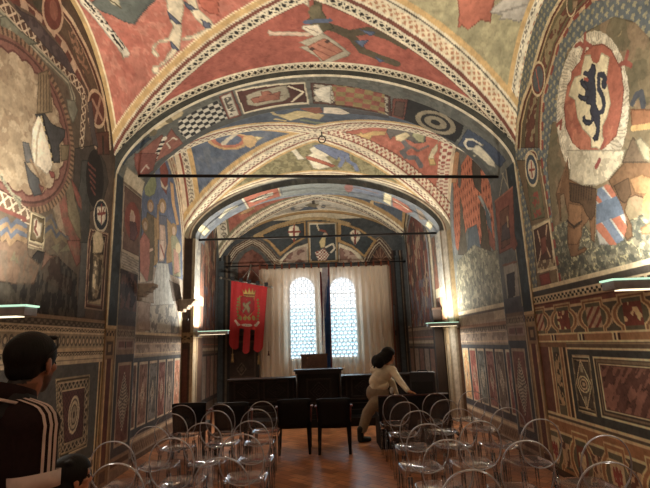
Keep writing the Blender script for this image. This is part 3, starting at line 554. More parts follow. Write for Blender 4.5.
# formeret band with medallions
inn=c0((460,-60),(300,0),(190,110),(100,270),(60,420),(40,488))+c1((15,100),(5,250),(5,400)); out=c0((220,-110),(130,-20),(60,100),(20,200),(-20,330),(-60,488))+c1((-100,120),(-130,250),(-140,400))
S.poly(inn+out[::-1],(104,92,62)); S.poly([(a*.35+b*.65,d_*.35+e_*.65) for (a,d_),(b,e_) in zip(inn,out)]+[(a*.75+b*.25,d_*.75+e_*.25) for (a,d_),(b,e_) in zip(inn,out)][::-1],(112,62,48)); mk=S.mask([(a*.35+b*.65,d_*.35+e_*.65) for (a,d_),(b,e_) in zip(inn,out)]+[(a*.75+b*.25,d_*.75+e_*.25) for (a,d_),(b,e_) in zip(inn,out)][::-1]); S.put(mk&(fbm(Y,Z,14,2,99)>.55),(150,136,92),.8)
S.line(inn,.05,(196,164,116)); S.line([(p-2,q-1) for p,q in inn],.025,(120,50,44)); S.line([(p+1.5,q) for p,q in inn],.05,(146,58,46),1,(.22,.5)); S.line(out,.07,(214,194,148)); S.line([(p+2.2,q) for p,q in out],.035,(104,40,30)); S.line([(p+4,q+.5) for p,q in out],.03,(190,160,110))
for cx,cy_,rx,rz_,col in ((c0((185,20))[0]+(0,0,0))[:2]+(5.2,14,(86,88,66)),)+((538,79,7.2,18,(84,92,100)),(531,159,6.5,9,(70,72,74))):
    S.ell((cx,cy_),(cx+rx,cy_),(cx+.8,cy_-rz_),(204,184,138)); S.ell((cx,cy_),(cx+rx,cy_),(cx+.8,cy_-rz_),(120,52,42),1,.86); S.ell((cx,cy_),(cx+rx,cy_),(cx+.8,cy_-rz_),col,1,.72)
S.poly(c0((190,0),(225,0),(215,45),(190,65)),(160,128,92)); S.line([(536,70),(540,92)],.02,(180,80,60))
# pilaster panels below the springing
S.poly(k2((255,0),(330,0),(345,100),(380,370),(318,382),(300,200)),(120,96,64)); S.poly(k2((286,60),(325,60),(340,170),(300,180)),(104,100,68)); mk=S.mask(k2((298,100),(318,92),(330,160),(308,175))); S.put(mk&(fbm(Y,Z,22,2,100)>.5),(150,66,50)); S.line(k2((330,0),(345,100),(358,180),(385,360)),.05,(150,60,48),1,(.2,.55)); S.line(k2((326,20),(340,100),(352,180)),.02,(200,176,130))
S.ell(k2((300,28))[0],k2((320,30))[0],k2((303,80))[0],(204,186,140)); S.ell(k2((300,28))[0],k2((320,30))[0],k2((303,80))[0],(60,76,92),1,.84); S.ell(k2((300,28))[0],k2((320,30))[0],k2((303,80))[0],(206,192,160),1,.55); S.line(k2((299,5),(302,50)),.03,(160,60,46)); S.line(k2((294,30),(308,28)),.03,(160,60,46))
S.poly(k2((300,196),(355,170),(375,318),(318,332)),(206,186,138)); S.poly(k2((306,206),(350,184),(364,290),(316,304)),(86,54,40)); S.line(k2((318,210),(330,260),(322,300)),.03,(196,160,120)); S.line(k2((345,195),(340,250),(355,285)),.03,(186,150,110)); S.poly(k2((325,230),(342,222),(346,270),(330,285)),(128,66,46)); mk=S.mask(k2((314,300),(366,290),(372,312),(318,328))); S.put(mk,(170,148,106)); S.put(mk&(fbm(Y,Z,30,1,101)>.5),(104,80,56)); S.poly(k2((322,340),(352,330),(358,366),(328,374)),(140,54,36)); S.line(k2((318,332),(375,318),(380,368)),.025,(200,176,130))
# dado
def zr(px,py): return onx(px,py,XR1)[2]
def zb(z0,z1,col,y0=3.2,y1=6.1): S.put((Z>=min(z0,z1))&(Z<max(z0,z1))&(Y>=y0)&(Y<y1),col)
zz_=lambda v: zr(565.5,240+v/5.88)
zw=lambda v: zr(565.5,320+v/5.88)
zv=lambda v: zr(591,405+v/5.88)
zb(0,zz_(236),(112,78,46))
zb(zz_(262),zz_(236),(210,190,144)); zb(zz_(300),zz_(262),(70,64,56)); zb(zz_(308),zz_(298),(206,184,138)); zb(zz_(336),zz_(308),(206,188,146)); mm=(Z<zz_(308))&(Z>zz_(336)); S.put(mm&((((Z-zz_(336))/((zz_(308)-zz_(336))/2)).astype(int)+(Y/.042).astype(int))%2==0),(44,40,36)); zb(zz_(346),zz_(336),(206,184,138))
zb(zz_(385),zz_(346),(128,66,46)); zb(zz_(356),zz_(350),(80,44,34)); zb(zz_(396),zz_(385),(200,174,124)); zb(zw(74),zz_(396),(84,76,62)); 
z1b,z0b=zz_(400),zw(70)
for k in range(-1,4):
    yc=5.93-k*.60
    for a,b,cl,q_ in ((.31,1.45,(190,160,104),0),(.28,1.35,(140,92,48),0),(.235,1.2,(196,168,112),0),(.21,1.12,(92,86,62),0)):
        hz=(z1b-z0b)/2; dd=np.minimum(np.hypot((Y-yc)/a,(Z-(z1b+z0b)/2)/(hz*b*.78)),np.maximum(np.abs(Y-yc)/(a*.62),np.abs(Z-(z1b+z0b)/2)/(hz*b)))
        S.put((dd<1)&(Z<z1b+.1)&(Z>z0b-.16),cl)
    hs=np.maximum(np.abs(Y-yc)/.13,np.abs(Z-(z1b+z0b)/2)/(hz*.78)); S.put(hs<1,(120,50,34) if k%2 else (176,150,112)); 
    if k%2==0: S.put((hs<1)&(((Y*.9+Z)*9%1)<.45),(130,56,44))
    else: S.put((hs<1)&(fbm(Y,Z,16,2,102)>.6),(206,178,120))
    x0,x1=yc-.60+.25,yc-.25-.0
    yb0,yb1=yc-.60+.285,yc-.285
    mm=(Y>yb0-.05)&(Y<yb1+.05)&(Z<z1b-.02)&(Z>z0b+.02)
    mi=(Y>yb0)&(Y<yb1)&(Z<z1b-.06)&(Z>z0b+.06); S.put(mi,(88,52,44)); S.put(mi&(fbm(Y,Z,18,2,103)>.53),(182,156,124))
zb(zw(86),zw(74),(200,176,126)); zb(zw(118),zw(86),(150,102,54)); zb(zw(128),zw(118),(202,178,128)); zb(zw(160),zw(128),(96,76,56)); zb(zw(141),zw(136),(150,126,88)); zb(zw(170),zw(160),(200,176,128))
for k in range(-1,4):
    for o in (.27,.33): yy=5.93-k*.6-o; S.put((Z<zw(74))&(Z>zw(128))&(np.abs(Y-yy)<.02),(204,180,130)); S.put((Z<zw(86))&(Z>zw(118))&(np.abs(Y-yy+.03)<.02),(64,36,34))
yF=onx(566.5,347,XR1)[1]
zt_,zb_=zw(170),zr(574,417.8)
zb(zb_,zt_,(58,60,58),3.2,yF)
# slender lozenge panels and the big marbled panels
q=S.pts([(571.5,354.5),(589.3,355.7),(597,417),(578.5,411.5)])
def panel(q,cols):
    cm=q.mean(0)
    for f_,cl in cols: S.polyq(cm+(q-cm)*f_,cl)
    return cm
for sh_ in (0,-1.75):
    qq=q.copy(); qq[:,0]+=sh_
    cm=panel(qq,[(1,(206,184,136)),(.91,(66,56,46)),(.86,(176,152,108)),(.8,(74,64,54))]); hy=(qq[:,0].max()-qq[:,0].min())/2; hz=(qq[:,1].max()-qq[:,1].min())/2
    dd=np.abs(Y-cm[0])/(hy*.82)+np.abs(Z-cm[1])/(hz*.86); S.put(dd<1,(200,178,130)); S.put(dd<.9,(86,76,62)); 
    for r,cl in ((.95,(196,174,126)),(.8,(84,74,62)),(.62,(180,158,114)),(.46,(76,66,54)),(.25,(170,148,108))): S.disc(cm,hy*.62*r,hz*.30*r,cl)
    for dz in (.55,-.55): S.put((np.abs(Y-cm[0])<hy*.12)&(np.abs(Z-cm[1]-dz*hz)<hz*.14),(150,140,108))
pt=S.pts([(592.3,356),(650,360.8),(650,430),(602,418)])
x1=pt[0,0]; z1=pt[0,1]; z0=S.pts([(602,417)])[0,1]; x0=x1-1.32
bq=np.array([[x1,z1],[x0,z1],[x0,z0],[x1,z0]])
def rectp(a,cl): S.put((Y<x1-a)&(Y>x0+a)&(Z<z1-a*.8)&(Z>z0+a*.8),cl)
for a,cl in ((0,(206,184,136)),(.025,(70,60,50)),(.045,(120,100,74)),(.07,(66,56,46)),(.085,(206,184,138)),(.105,(98,60,50))): rectp(a,cl)
mm=(Y<x1-.11)&(Y>x0+.11)&(Z<z1-.09)&(Z>z0+.09); ww=fbm(Y*1.6+Z*1.4,Z*.5-Y*.5,13,2,104); S.put(mm&(ww>.5),(140,88,72),.9); S.put(mm&(np.abs(ww-.5)<.025),(70,42,38),.9)
S.put((np.abs(Y-x0+.06)<.05)&(Z<z1)&(Z>z0),(60,60,58))
# vertical scroll band beside the pilaster
ya,yb=yF+.02,6.0
zb(zb_-.0,zw(128),(126,84,44),yF,6.1)
for o,w_,cl in ((0,.03,(200,174,122)),(.035,.05,(64,48,36)),(.09,.02,(196,170,118)),(.11,.05,(150,100,50)),(.16,.02,(196,168,112)),(.18,.16,(92,84,60)),(.34,.02,(196,168,112)),(.36,.05,(150,100,50)),(.41,.02,(200,174,122)),(.43,.4,(104,56,36))): zb(zb_-.02,zw(160),cl,yF+o,yF+o+w_)
mm=(Y>yF+.195)&(Y<yF+.325)&(Z>zb_+.1)&(Z<zw(190)); S.put(mm,(70,58,40)); S.put(mm&(fbm(Y,Z,20,2,105)>.5),(170,136,86))
# foot of the dado
zA=zb_
for a,b,cl in ((0,.03,(196,172,124)),(.03,.06,(84,70,56)),(.06,.085,(190,166,118)),(.085,.20,(150,98,50)),(.2,.225,(200,174,122)),(.225,.66,(84,76,58)),(.66,.70,(190,160,104))): zb(zA-b,zA-a,cl)
for k in range(-1,4):
    yc=5.93-k*.6; zc_=zA-.44; 
    for a,b,cl in ((.27,.30,(196,170,116)),(.25,.275,(150,98,50)),(.20,.24,(196,168,112)),(.18,.215,(92,90,66))):
        dd=np.minimum(np.hypot((Y-yc)/a,(Z-zc_)/(b*.82)),np.maximum(np.abs(Y-yc)/(a*.6),np.abs(Z-zc_)/b)); S.put((dd<1)&(Z<zA-.1),cl)
    hs=np.maximum(np.abs(Y-yc)/.11,np.abs(Z-zc_)/.15); S.put((hs<1)&(np.abs(Y-yc)<.11*(1-np.clip((zc_-Z)/.2,0,1)**2)),(192,172,126) if k%2==0 else (112,56,38)); 
    S.put((np.hypot((Y-yc)/.03,(Z-zc_)/.10)<1)|(np.hypot((np.abs(Y-yc)-.05)/.02,(Z-zc_-.03)/.06)<1)|((np.abs(Z-zc_+.04)<.012)&(np.abs(Y-yc)<.06)),(150,52,42) if k%2==0 else (196,170,118))
    mi=(np.abs(Y-yc+.30)<.125)&(np.abs(Z-zc_)<.13); S.put(mi,(96,58,44)); S.put(mi&(fbm(Y,Z,20,2,106)>.5),(176,146,104)); S.put((np.abs(Y-yc+.3)<.125)&(np.abs(Z-zc_+.18)<.025),(150,98,50))
zb(0,.08,(70,50,36))
# ================================================================== BAY 2 VAULT
V2=vault_surf(BAY2,gain=1.)
vault_frame(V2,BAY2,{'left':(90,104,126),'right':(196,104,76),'far':(146,136,88),'near':(84,96,112)},
  {'left':[(.04,CREAM),(.03,(150,70,50)),(.05,CREAM),(.09,YEL)],'right':[(.04,CREAM),(.03,(150,70,50)),(.16,'dot',(226,208,170),(176,86,66)),(.02,(120,70,50))]},
  [(.03,CREAM),(.13,'dot',(222,206,170),(150,120,100)),(.04,(150,70,50)),(.06,CREAM),(.06,YEL)],
  [(.05,CREAM),(.02,(140,84,60)),(.04,CREAM),(.03,YEL)],[(.02,CREAM),(.1,'lat'),(.02,CREAM)],
  {'left':[(.10,(214,190,150)),(.04,(150,70,50)),(.14,'lat',(206,190,156),(120,104,90)),(.10,YEL)],'right':[(.06,(214,190,150)),(.26,'dot',(226,208,176),(176,84,70))]},per=.11)
S=V2; w=S.web; x,y=S.q[:,0],S.q[:,1]
S.clip=w['left']; S.put(fbm(x,y,4,3,111)>.52,(76,92,112),.7); S.put(fbm(x,y,7,3,112)>.6,(110,118,128),.6)
d=lambda *p: crop(180,80,p); S.ell(d((285,350))[0],d((412,352))[0],d((285,412))[0],(206,158,84)); S.ell(d((285,350))[0],d((412,352))[0],d((285,412))[0],(190,100,66),1,.82); S.ell(d((285,348))[0],d((412,352))[0],d((285,410))[0],(88,100,124),1,.62); S.line(d((255,375),(330,318)),.09,(204,190,160)); S.poly(d((440,330),(495,338),(450,362)),(206,186,120)); S.ell(d((410,355))[0],d((450,358))[0],d((410,398))[0],(206,162,92))
S.clip=w['near']; e=lambda *p: crop(280,80,p); 
S.put((fbm(x,y,6,2,113)>.58),(70,82,98),.6)
S.poly(e((-10,215),(100,180),(200,190),(265,205),(230,235),(140,220),(60,240)),(206,182,116)); S.poly(e((100,158),(230,150),(255,190),(210,200),(130,175)),(150,84,58)); S.poly(e((255,160),(330,158),(420,195),(370,205),(255,195)),(214,196,168)); S.line(e((130,235),(200,250),(260,255),(270,275),(200,285)),.08,(120,130,98)); S.line(d((530,180),(560,205),(647,210)),.05,(196,170,104)); S.line(d((560,230),(620,240)),.05,(196,170,104)); S.poly(e((360,170),(640,190),(640,225),(420,200)),(80,76,78))
S.clip=w['right']; S.put(fbm(x,y,5,3,114)>.54,(180,88,62),.6)
h=lambda *p: crop(340,110,p,5.0)
S.poly(h((55,122),(95,120),(105,108),(115,120),(170,105),(235,108),(225,125),(160,130),(150,152),(100,150),(90,140),(60,138)),(214,172,84)); S.poly(h((230,110),(290,80),(370,90),(450,125),(430,160),(380,170),(340,150),(270,130),(250,150)),(110,104,98)); S.poly(h((360,130),(430,105),(470,125),(420,165),(390,160)),(168,170,120)); S.poly(h((275,130),(330,110),(352,130),(310,160),(280,152)),(216,196,140)); S.line(h((320,160),(340,190),(310,210),(330,235),(380,240),(405,280)),.10,(108,106,108)); S.line(h((340,175),(390,205),(440,180)),.05,(120,110,104)); S.poly(h((495,160),(525,155),(490,200),(470,230),(468,265),(485,278),(450,278),(440,240),(460,195)),(220,206,160)); S.poly(h((440,240),(468,240),(485,278),(450,278)),(210,176,90))
S.clip=w['far']; S.put(fbm(x*1.5,y,10,3,115)>.5,(112,104,66),.8); S.put(fbm(x,y,5,2,116)>.6,(160,148,100),.6)
k=lambda *p: crop(255,120,p,5.0)
S.poly(k((170,150),(205,145),(225,170),(250,195),(215,200),(190,165)),(214,204,176)); S.poly(k((270,145),(300,125),(350,140),(380,175),(355,185),(400,232),(320,248),(290,240),(270,205),(250,190),(285,165)),(226,214,180)); S.poly(k((250,182),(268,180),(405,228),(385,238),(260,198)),(186,90,58)); S.poly(k((285,128),(330,120),(420,150),(470,155),(475,195),(420,180),(410,200),(350,165),(320,150)),(112,126,160)); S.line(k((430,180),(440,200),(425,230)),.09,(108,122,158)); S.line(k((460,180),(465,205),(500,225),(510,250)),.09,(108,122,158))
S.frame()
# ================================================================== ARCH 2
A2=soffit_surf(9.72,10.5,5.05,2.62,760,34,base=(124,132,140),gain=1.)
S=A2; s,y=S.q[:,0],S.q[:,1]; z=S.p[:,2]; LT=S.s[-1]
S.put(fbm(s,y,3,3,121)>.52,(104,116,130),.7)
d=lambda *p: crop(180,160,p); k=lambda *p: crop(340,150,p)
S.poly(d((92,400),(120,366),(178,412),(145,446)),(232,222,170)); S.poly(d((225,340),(270,290),(340,265),(345,275),(290,300),(240,345)),(206,200,170))
S.poly(d((355,225),(372,220),(410,285),(398,292)),(222,210,180)); S.poly(d((370,218),(570,165),(594,212),(410,280)),(190,98,66)); S.poly(d((405,245),(480,205),(550,188),(550,205),(500,230),(420,250)),(214,206,180)); S.line(d((425,236),(510,200)),.05,(60,50,46)); S.line(d((440,244),(530,212)),.05,(60,50,46)); S.poly(d((570,165),(582,162),(600,208),(592,214)),(222,200,150))
S.poly(k((30,210),(250,240),(250,285),(200,270),(60,240)),(120,132,154)); S.line(k((60,215),(220,255)),.05,(140,110,100)); S.poly(k((262,250),(305,268),(300,330),(255,300)),(226,212,160)); S.poly(k((305,275),(395,325),(430,365),(380,372),(310,330)),(192,104,76)); S.line(k((320,300),(400,350)),.06,(220,200,170)); S.poly(k((520,410),(550,440),(530,470),(500,445)),(230,220,172)); S.poly(k((440,340),(480,360),(510,410),(470,410)),(150,130,110))
e=lambda *p: crop(240,180,p); S.poly(e((240,50),(400,10),(640,30),(640,90),(420,75),(250,100)),(134,142,138)); S.ell(e((640,45))[0],e((662,45))[0],e((640,72))[0],(160,100,90))
lo=z<3.9; left=s<LT/2
for lf in (True,False):
    m=lo&(left if lf else ~left); S.put(m,(150,150,146)); S.put(m&(fbm(z,y,4,3,122)>.55),(190,184,166),.7); S.put(m&(y>10.15),(150,96,74)); S.put(m&(y>10.15)&(fbm(z*1.2,y*3,4,3,123)>.5),(90,84,76),.8); S.put(m&(z<2.6)&(z>2.0)&(y<10.15),(206,150,104)); S.put(m&(np.abs(z-2.62)<.1),(206,196,160)); S.put(m&(z<1.92),(150,124,84)); S.put(m&(z<1.92)&(np.abs(y-10.0)<.02),(80,60,44)); S.put(m&(z<1.92)&(y>10.08),(88,56,36)); S.put(m&(np.abs(z-1.85)<.03),(190,160,110)); S.put(m&(z<1.5)&(z>.3)&(y<9.95)&(y>9.78),(160,138,108))
# bevelled front of arch 2
F2=arch_face((9.645,9.72),5.42,2.86,5.05,2.62,640,12,base=(82,80,72),gain=1.)
t_=F2.q[:,1]; F2.put(t_<.62,(170,158,128)); F2.put((t_>.44)&(t_<.5),(130,80,56)); F2.put((t_>=.5)&(t_<.60),CREAM); F2.put((t_>.62)&(fbm(F2.q[:,0],t_*.4,6,2,124)>.52),(58,58,54),.7); 
lo2=F2.p[:,2]<3.9; Lf=F2.p[:,0]<XC
F2.put(lo2&Lf,(66,46,38)); F2.put(lo2&Lf&(t_>.8),(170,150,112)); F2.put(lo2&Lf&(t_<.12),(150,120,76)); F2.put(lo2&Lf&(F2.p[:,2]>1.72)&(F2.p[:,2]<1.92),(150,118,70)); F2.put(lo2&Lf&(F2.p[:,2]>1.78)&(F2.p[:,2]<1.86)&(((F2.p[:,2]*28).astype(int)+(t_*4).astype(int))%2==0),(60,44,32)); F2.put(lo2&Lf&(F2.p[:,2]<1.6)&(t_>.25)&(t_<.6),(96,48,36))
F2.put(lo2&~Lf,(150,136,112)); F2.put(lo2&~Lf&(t_<.30),(104,72,48)); F2.put(lo2&~Lf&(t_>.30)&(t_<.36),(60,40,32)); F2.put(lo2&~Lf&(t_>.5)&(t_<.85),(204,196,180)); F2.put(lo2&~Lf&(F2.p[:,2]>2.0)&(t_<.4),(190,160,104))  # pale middle strip on the right: lamp-lit bevel put into the colour

B1=arch_face((6.95,6.955),5.56,2.88,5.38,J,300,3,base=(110,104,92),gain=1.); B2=arch_face((10.5,10.505),5.5,2.86,5.05,2.62,300,3,base=(120,112,98),gain=1.)
# ================================================================== BAY 2 WALLS
WL2=wall_surf(XL,6.9,9.70,5.8,.017,.0135,base=(92,110,146),gain=1.)
S=WL2; Y,Z=S.q[:,0],S.q[:,1]
S.put(Z<3.0,(160,144,130)); S.put((fbm(Y,Z,3,3,131)>.54)&(Z>3),(78,96,132),.6)
n=lambda *p: crop(110,200,p,3.753); c=lambda *p: crop(90,160,p); d=lambda *p: crop(90,240,p)
S.poly(n((108,30),(120,30),(118,310),(108,300)),(84,86,86)); S.poly(n((155,60),(180,70),(180,240),(160,250)),(160,124,70)); S.poly(n((208,60),(235,95),(240,230),(212,240)),(164,128,74))
S.poly(n((140,45),(165,60),(168,200),(160,300),(140,312),(122,300),(125,110)),(112,96,72)); S.ell(n((152,22))[0],n((164,24))[0],n((152,-2))[0],(150,112,58)); S.ell(n((152,26))[0],n((160,28))[0],n((152,8))[0],(186,152,122))
S.poly(n((112,150),(128,120),(150,150),(150,240),(142,310),(112,305)),(176,98,84)); S.ell(n((132,92))[0],n((144,94))[0],n((132,66))[0],(150,112,60)); S.ell(n((133,96))[0],n((140,98))[0],n((133,80))[0],(190,158,128)); S.line(n((150,190),(160,185)),.05,(196,160,130))
S.poly(n((183,55),(213,60),(218,160),(205,235),(182,236),(182,130)),(96,104,128)); S.poly(n((186,90),(206,95),(212,170),(200,230),(184,230)),(190,156,136)); S.poly(n((190,150),(206,150),(202,228),(186,225)),(206,178,160)); S.ell(n((197,22))[0],n((211,24))[0],n((197,-6))[0],(160,120,62)); S.ell(n((197,28))[0],n((205,30))[0],n((197,8))[0],(202,168,138)); S.line(n((190,170),(204,215)),.05,(160,80,66))
S.poly(n((228,140),(240,120),(262,160),(266,290),(236,285)),(138,140,108)); S.ell(n((240,110))[0],n((251,112))[0],n((240,86))[0],(158,122,66)); S.ell(n((240,116))[0],n((247,117))[0],n((240,100))[0],(190,156,128)); S.poly(n((238,180),(256,190),(262,270),(240,280)),(176,124,108)); S.ell(n((256,180))[0],n((266,182))[0],n((256,160))[0],(186,166,120))
S.poly(n((176,235),(218,238),(228,300),(245,400),(255,440),(150,430),(160,330)),(176,182,182)); 
for k in range(4): S.line(n((178+k*11,245),(168+k*18,400)),.03,(150,158,164))
S.poly(n((150,395),(245,390),(262,500),(130,500)),(178,176,166)); mk=S.mask(n((150,395),(245,390),(262,500),(130,500))); S.put(mk&(fbm(Y,Z,7,3,132)>.54),(112,116,122),.85); S.poly(n((105,380),(150,370),(150,490),(105,490)),(172,148,136)); S.poly(n((120,310),(160,300),(165,390),(112,380)),(166,150,134)); S.poly(n((222,300),(262,320),(266,375),(236,380)),(104,90,82)); S.poly(n((255,380),(300,370),(300,490),(262,490)),(206,196,160))
S.poly(c((408,20),(440,10),(462,70),(455,150),(450,205),(420,160)),(150,66,54)); S.poly(c((412,110),(440,160),(462,140),(450,180),(420,160)),(206,186,160)); S.poly(c((316,150),(380,60),(392,150),(380,200),(350,218),(325,205)),(136,148,96)); S.poly(c((470,125),(490,140),(500,260),(525,380),(508,385),(480,250)),(206,152,84)); S.poly(c((395,260),(405,260),(408,470),(390,470)),(164,124,70))
S.poly(n((112,265),(140,310),(112,312)),(196,180,160)); 
bord=[(160,140),(168,155),(176,180),(180,205),(183,235),(184.5,300)]; S.line(bord,.10,(206,180,140)); S.line([(p+1.2,q) for p,q in bord],.35,(206,186,146)); S.line([(p+3,q) for p,q in bord],.2,(190,160,124)); S.line(bord,.035,(150,70,52)); S.line([(p+2.4,q) for p,q in bord],.06,(160,84,66),1,(.18,.5))
def dado2(S,X,side,dz):
    Y,Z=S.q[:,0],S.q[:,1]
    def zb(z0,z1,col,y0=6.8,y1=9.8): S.put((Z>=z0)&(Z<z1)&(Y>=y0)&(Y<y1),col)
    zb(0,1.87,(136,122,108)); zb(1.84,1.88,(198,182,150)); zb(1.78,1.84,(108,92,76)); m=(Z>1.74)&(Z<1.80); S.put(m&(((Y/.1)%1)<.5),(84,72,64)); zb(1.52,1.74,(160,144,132)); S.put((Z>1.52)&(Z<1.74)&(fbm(Y,Z,12,2,141)>.55),(120,106,100),.8); zb(1.55,1.565,(190,170,140)); zb(1.69,1.705,(190,170,140))
    zb(.36,1.50,(58,62,72)); zb(1.44,1.50,(70,76,86))
    cols=[(96,66,60),(122,84,74),(84,86,88),(118,66,62),(94,80,78),(170,100,70)]
    for k in range(6):
        y0=7.02+k*.445; y1=y0+.37; cc=cols[k] if side<0 else [(118,66,62),(100,84,76),(110,62,58),(92,96,94),(150,76,66),(206,150,90)][k]
        zb(.46,1.42,(172,156,132),y0,y1); zb(.49,1.39,cc,y0+.03,y1-.03); m=(Z>.49)&(Z<1.39)&(Y>y0+.03)&(Y<y1-.03); S.put(m&(fbm(Y*1.5,Z*.8,7,3,142+k)>.55),tuple(min(255,v+34) for v in cc),.7); S.put(m&(np.abs(fbm(Y*1.5,Z*.8,7,3,152+k)-.5)<.03),tuple(v*.6 for v in cc),.7)
        yc=(y0+y1)/2; dd=np.abs(Y-yc)/.085+np.abs(Z-.92)/.2; S.put(m&(dd<1),(180,164,140)); S.put(m&(dd<.78),cc); S.put(m&(dd<.5),(176,158,134)); S.put(m&(dd<.3),(90,80,76))
    zb(.28,.33,(176,156,124)); zb(.1,.26,(126,98,74)); m=(Z>.12)&(Z<.25); S.put(m&lattice(Y/.09,Z/.13,.28),(92,68,54)); zb(0,.08,(84,62,48))
dado2(WL2,XL,-1,0)
WR2=wall_surf(XR,6.9,9.70,5.8,.017,.0135,base=(112,118,114),gain=1.)
S=WR2; Y,Z=S.q[:,0],S.q[:,1]
S.put(fbm(Y,Z,3,3,161)>.52,(98,104,104),.7)
m_=lambda *p: crop(440,170,p); k2=lambda *p: crop(430,160,p,2.955); h=lambda *p: crop(400,100,p)
oq=m_((78,65),(100,20),(130,-40),(180,-120),(240,-120),(280,-20),(295,60),(318,300),(322,420),(300,440),(240,465),(225,400),(200,330),(160,345),(110,480),(82,440)); S.poly(oq,(196,104,62)); mk=S.mask(oq); u,v=Y/.13,Z/.19; row=np.floor(v); S.put(mk&(np.abs(((u+.5*(row%2))%1)-.5)/.26+np.abs((v%1)-.5)/.36<1),(122,60,42))
DK=(76,70,62); S.poly(m_((188,-60),(235,-60),(242,60),(240,140),(205,100),(190,50)),DK); S.poly(m_((232,190),(262,230),(285,380),(305,500),(232,500),(245,380),(235,280)),(84,72,54)); S.poly(m_((118,150),(132,220),(150,380),(165,500),(105,500),(118,380)),(90,84,72)); S.poly(m_((168,345),(215,318),(232,400),(245,500),(158,500),(165,420)),(88,102,114)); S.poly(m_((218,150),(240,150),(262,190),(300,262),(292,282),(270,250),(240,190)),(150,160,158)); S.poly(m_((260,190),(300,290),(310,400),(285,360),(268,270)),(90,106,118)); S.poly(m_((285,330),(325,420),(325,488),(290,440)),(150,80,60))
S.poly(k2((80,300),(130,250),(150,260),(180,270),(215,260),(225,300),(228,440),(215,440),(80,470)),(124,122,102)); mk=S.mask(k2((80,300),(130,250),(150,260),(180,270),(215,260),(225,300),(228,440),(215,440),(80,470))); S.put(mk&(fbm(Y,Z,11,3,162)>.54),(92,94,84),.8); S.put(mk&(fbm(Y,Z,14,2,163)>.62),(164,158,128),.8)
S.line(m_((62,60),(64,200),(76,350),(90,480)),.16,(118,126,134)); bo=[(446,158),(443,185),(445,212),(449,250),(453,300)]; S.line([(p-.5,q) for p,q in bo],.55,(222,204,164)); S.line([(p+1,q) for p,q in bo],.09,(206,166,90)); S.line([(p+.2,q) for p,q in bo],.2,(196,150,110),1,(.2,.6)); S.line(h((330,300),(350,400),(350,488)),.2,(86,90,86)); S.poly(h((260,420),(330,300),(350,310),(330,488),(280,488)),(178,130,84))
dado2(WR2,XR,1,.1)
def zb(z0,z1,col): S.put((Z>=z0)&(Z<z1),col)
zb(1.86,2.14,(168,150,132)); zb(2.08,2.14,(206,188,150)); zb(1.80,1.86,(150,112,92)); zb(2.04,2.08,(104,90,80)); S.put((Z>1.9)&(Z<2.04)&(Y>6.9)&(Y<7.7),(196,182,160))
# ================================================================== BAY 3
V3=vault_surf(BAY3,gain=1.)
vault_frame(V3,BAY3,{'left':(176,92,66),'right':(86,98,114),'far':(196,186,168),'near':(150,152,146)},
  {'left':[(.05,CREAM),(.03,(120,60,44)),(.05,CREAM),(.08,(120,112,80))],'right':[(.05,CREAM),(.03,(110,60,44)),(.05,CREAM),(.12,GOLD)]},
  [(.05,CREAM),(.16,'lat',(206,194,166),(110,98,84)),(.04,(130,70,54)),(.05,CREAM)],
  [(.05,(120,96,66)),(.14,GOLD),(.05,CREAM)],[(.2,(140,144,138))],
  {'left':[(.08,CREAM),(.22,'lat',(206,194,166),(110,98,84)),(.06,(120,112,80))],'right':[(.08,CREAM),(.25,'lat',(206,194,166),(110,98,84)),(.12,GOLD)]},per=.13)
S=V3; w=S.web; x,y=S.q[:,0],S.q[:,1]
S.clip=w['far']; S.put(fbm(x,y*2,3,3,171)>.6,(150,140,124),.8); e=lambda *p: crop(240,180,p)
S.poly(e((330,190),(380,160),(440,150),(470,185),(505,195),(470,212),(400,210)),(84,96,116)); S.poly(e((380,150),(410,135),(470,140),(440,165)),(130,118,88)); S.ell(e((490,155))[0],e((504,155))[0],e((490,166))[0],(100,104,110)); S.ell(e((310,170))[0],e((324,170))[0],e((310,180))[0],(100,104,110)); S.poly(e((90,270),(150,235),(160,260),(120,290)),(96,90,84)); S.line(e((430,120),(434,140)),.08,(70,60,54)); S.line(e((450,150),(560,170),(640,230)),.04,(176,150,110))
S.clip=w['left']; S.put(fbm(x,y,5,2,172)>.56,(156,76,56),.7); d=lambda *p: crop(180,160,p); S.poly(d((340,325),(400,280),(445,265),(440,285),(395,312)),(196,150,90))
S.clip=w['right']; k=lambda *p: crop(340,150,p); S.line(k((60,255),(200,275),(185,320),(210,340),(240,355)),.10,(206,170,104)); S.line(k((200,300),(300,325)),.07,(190,150,90)); S.put(fbm(x,y,5,2,173)>.6,(72,84,100),.6); 
S.clip=w['near']; S.put(fbm(x,y,4,2,174)>.5,(124,134,140),.7)
S.frame()
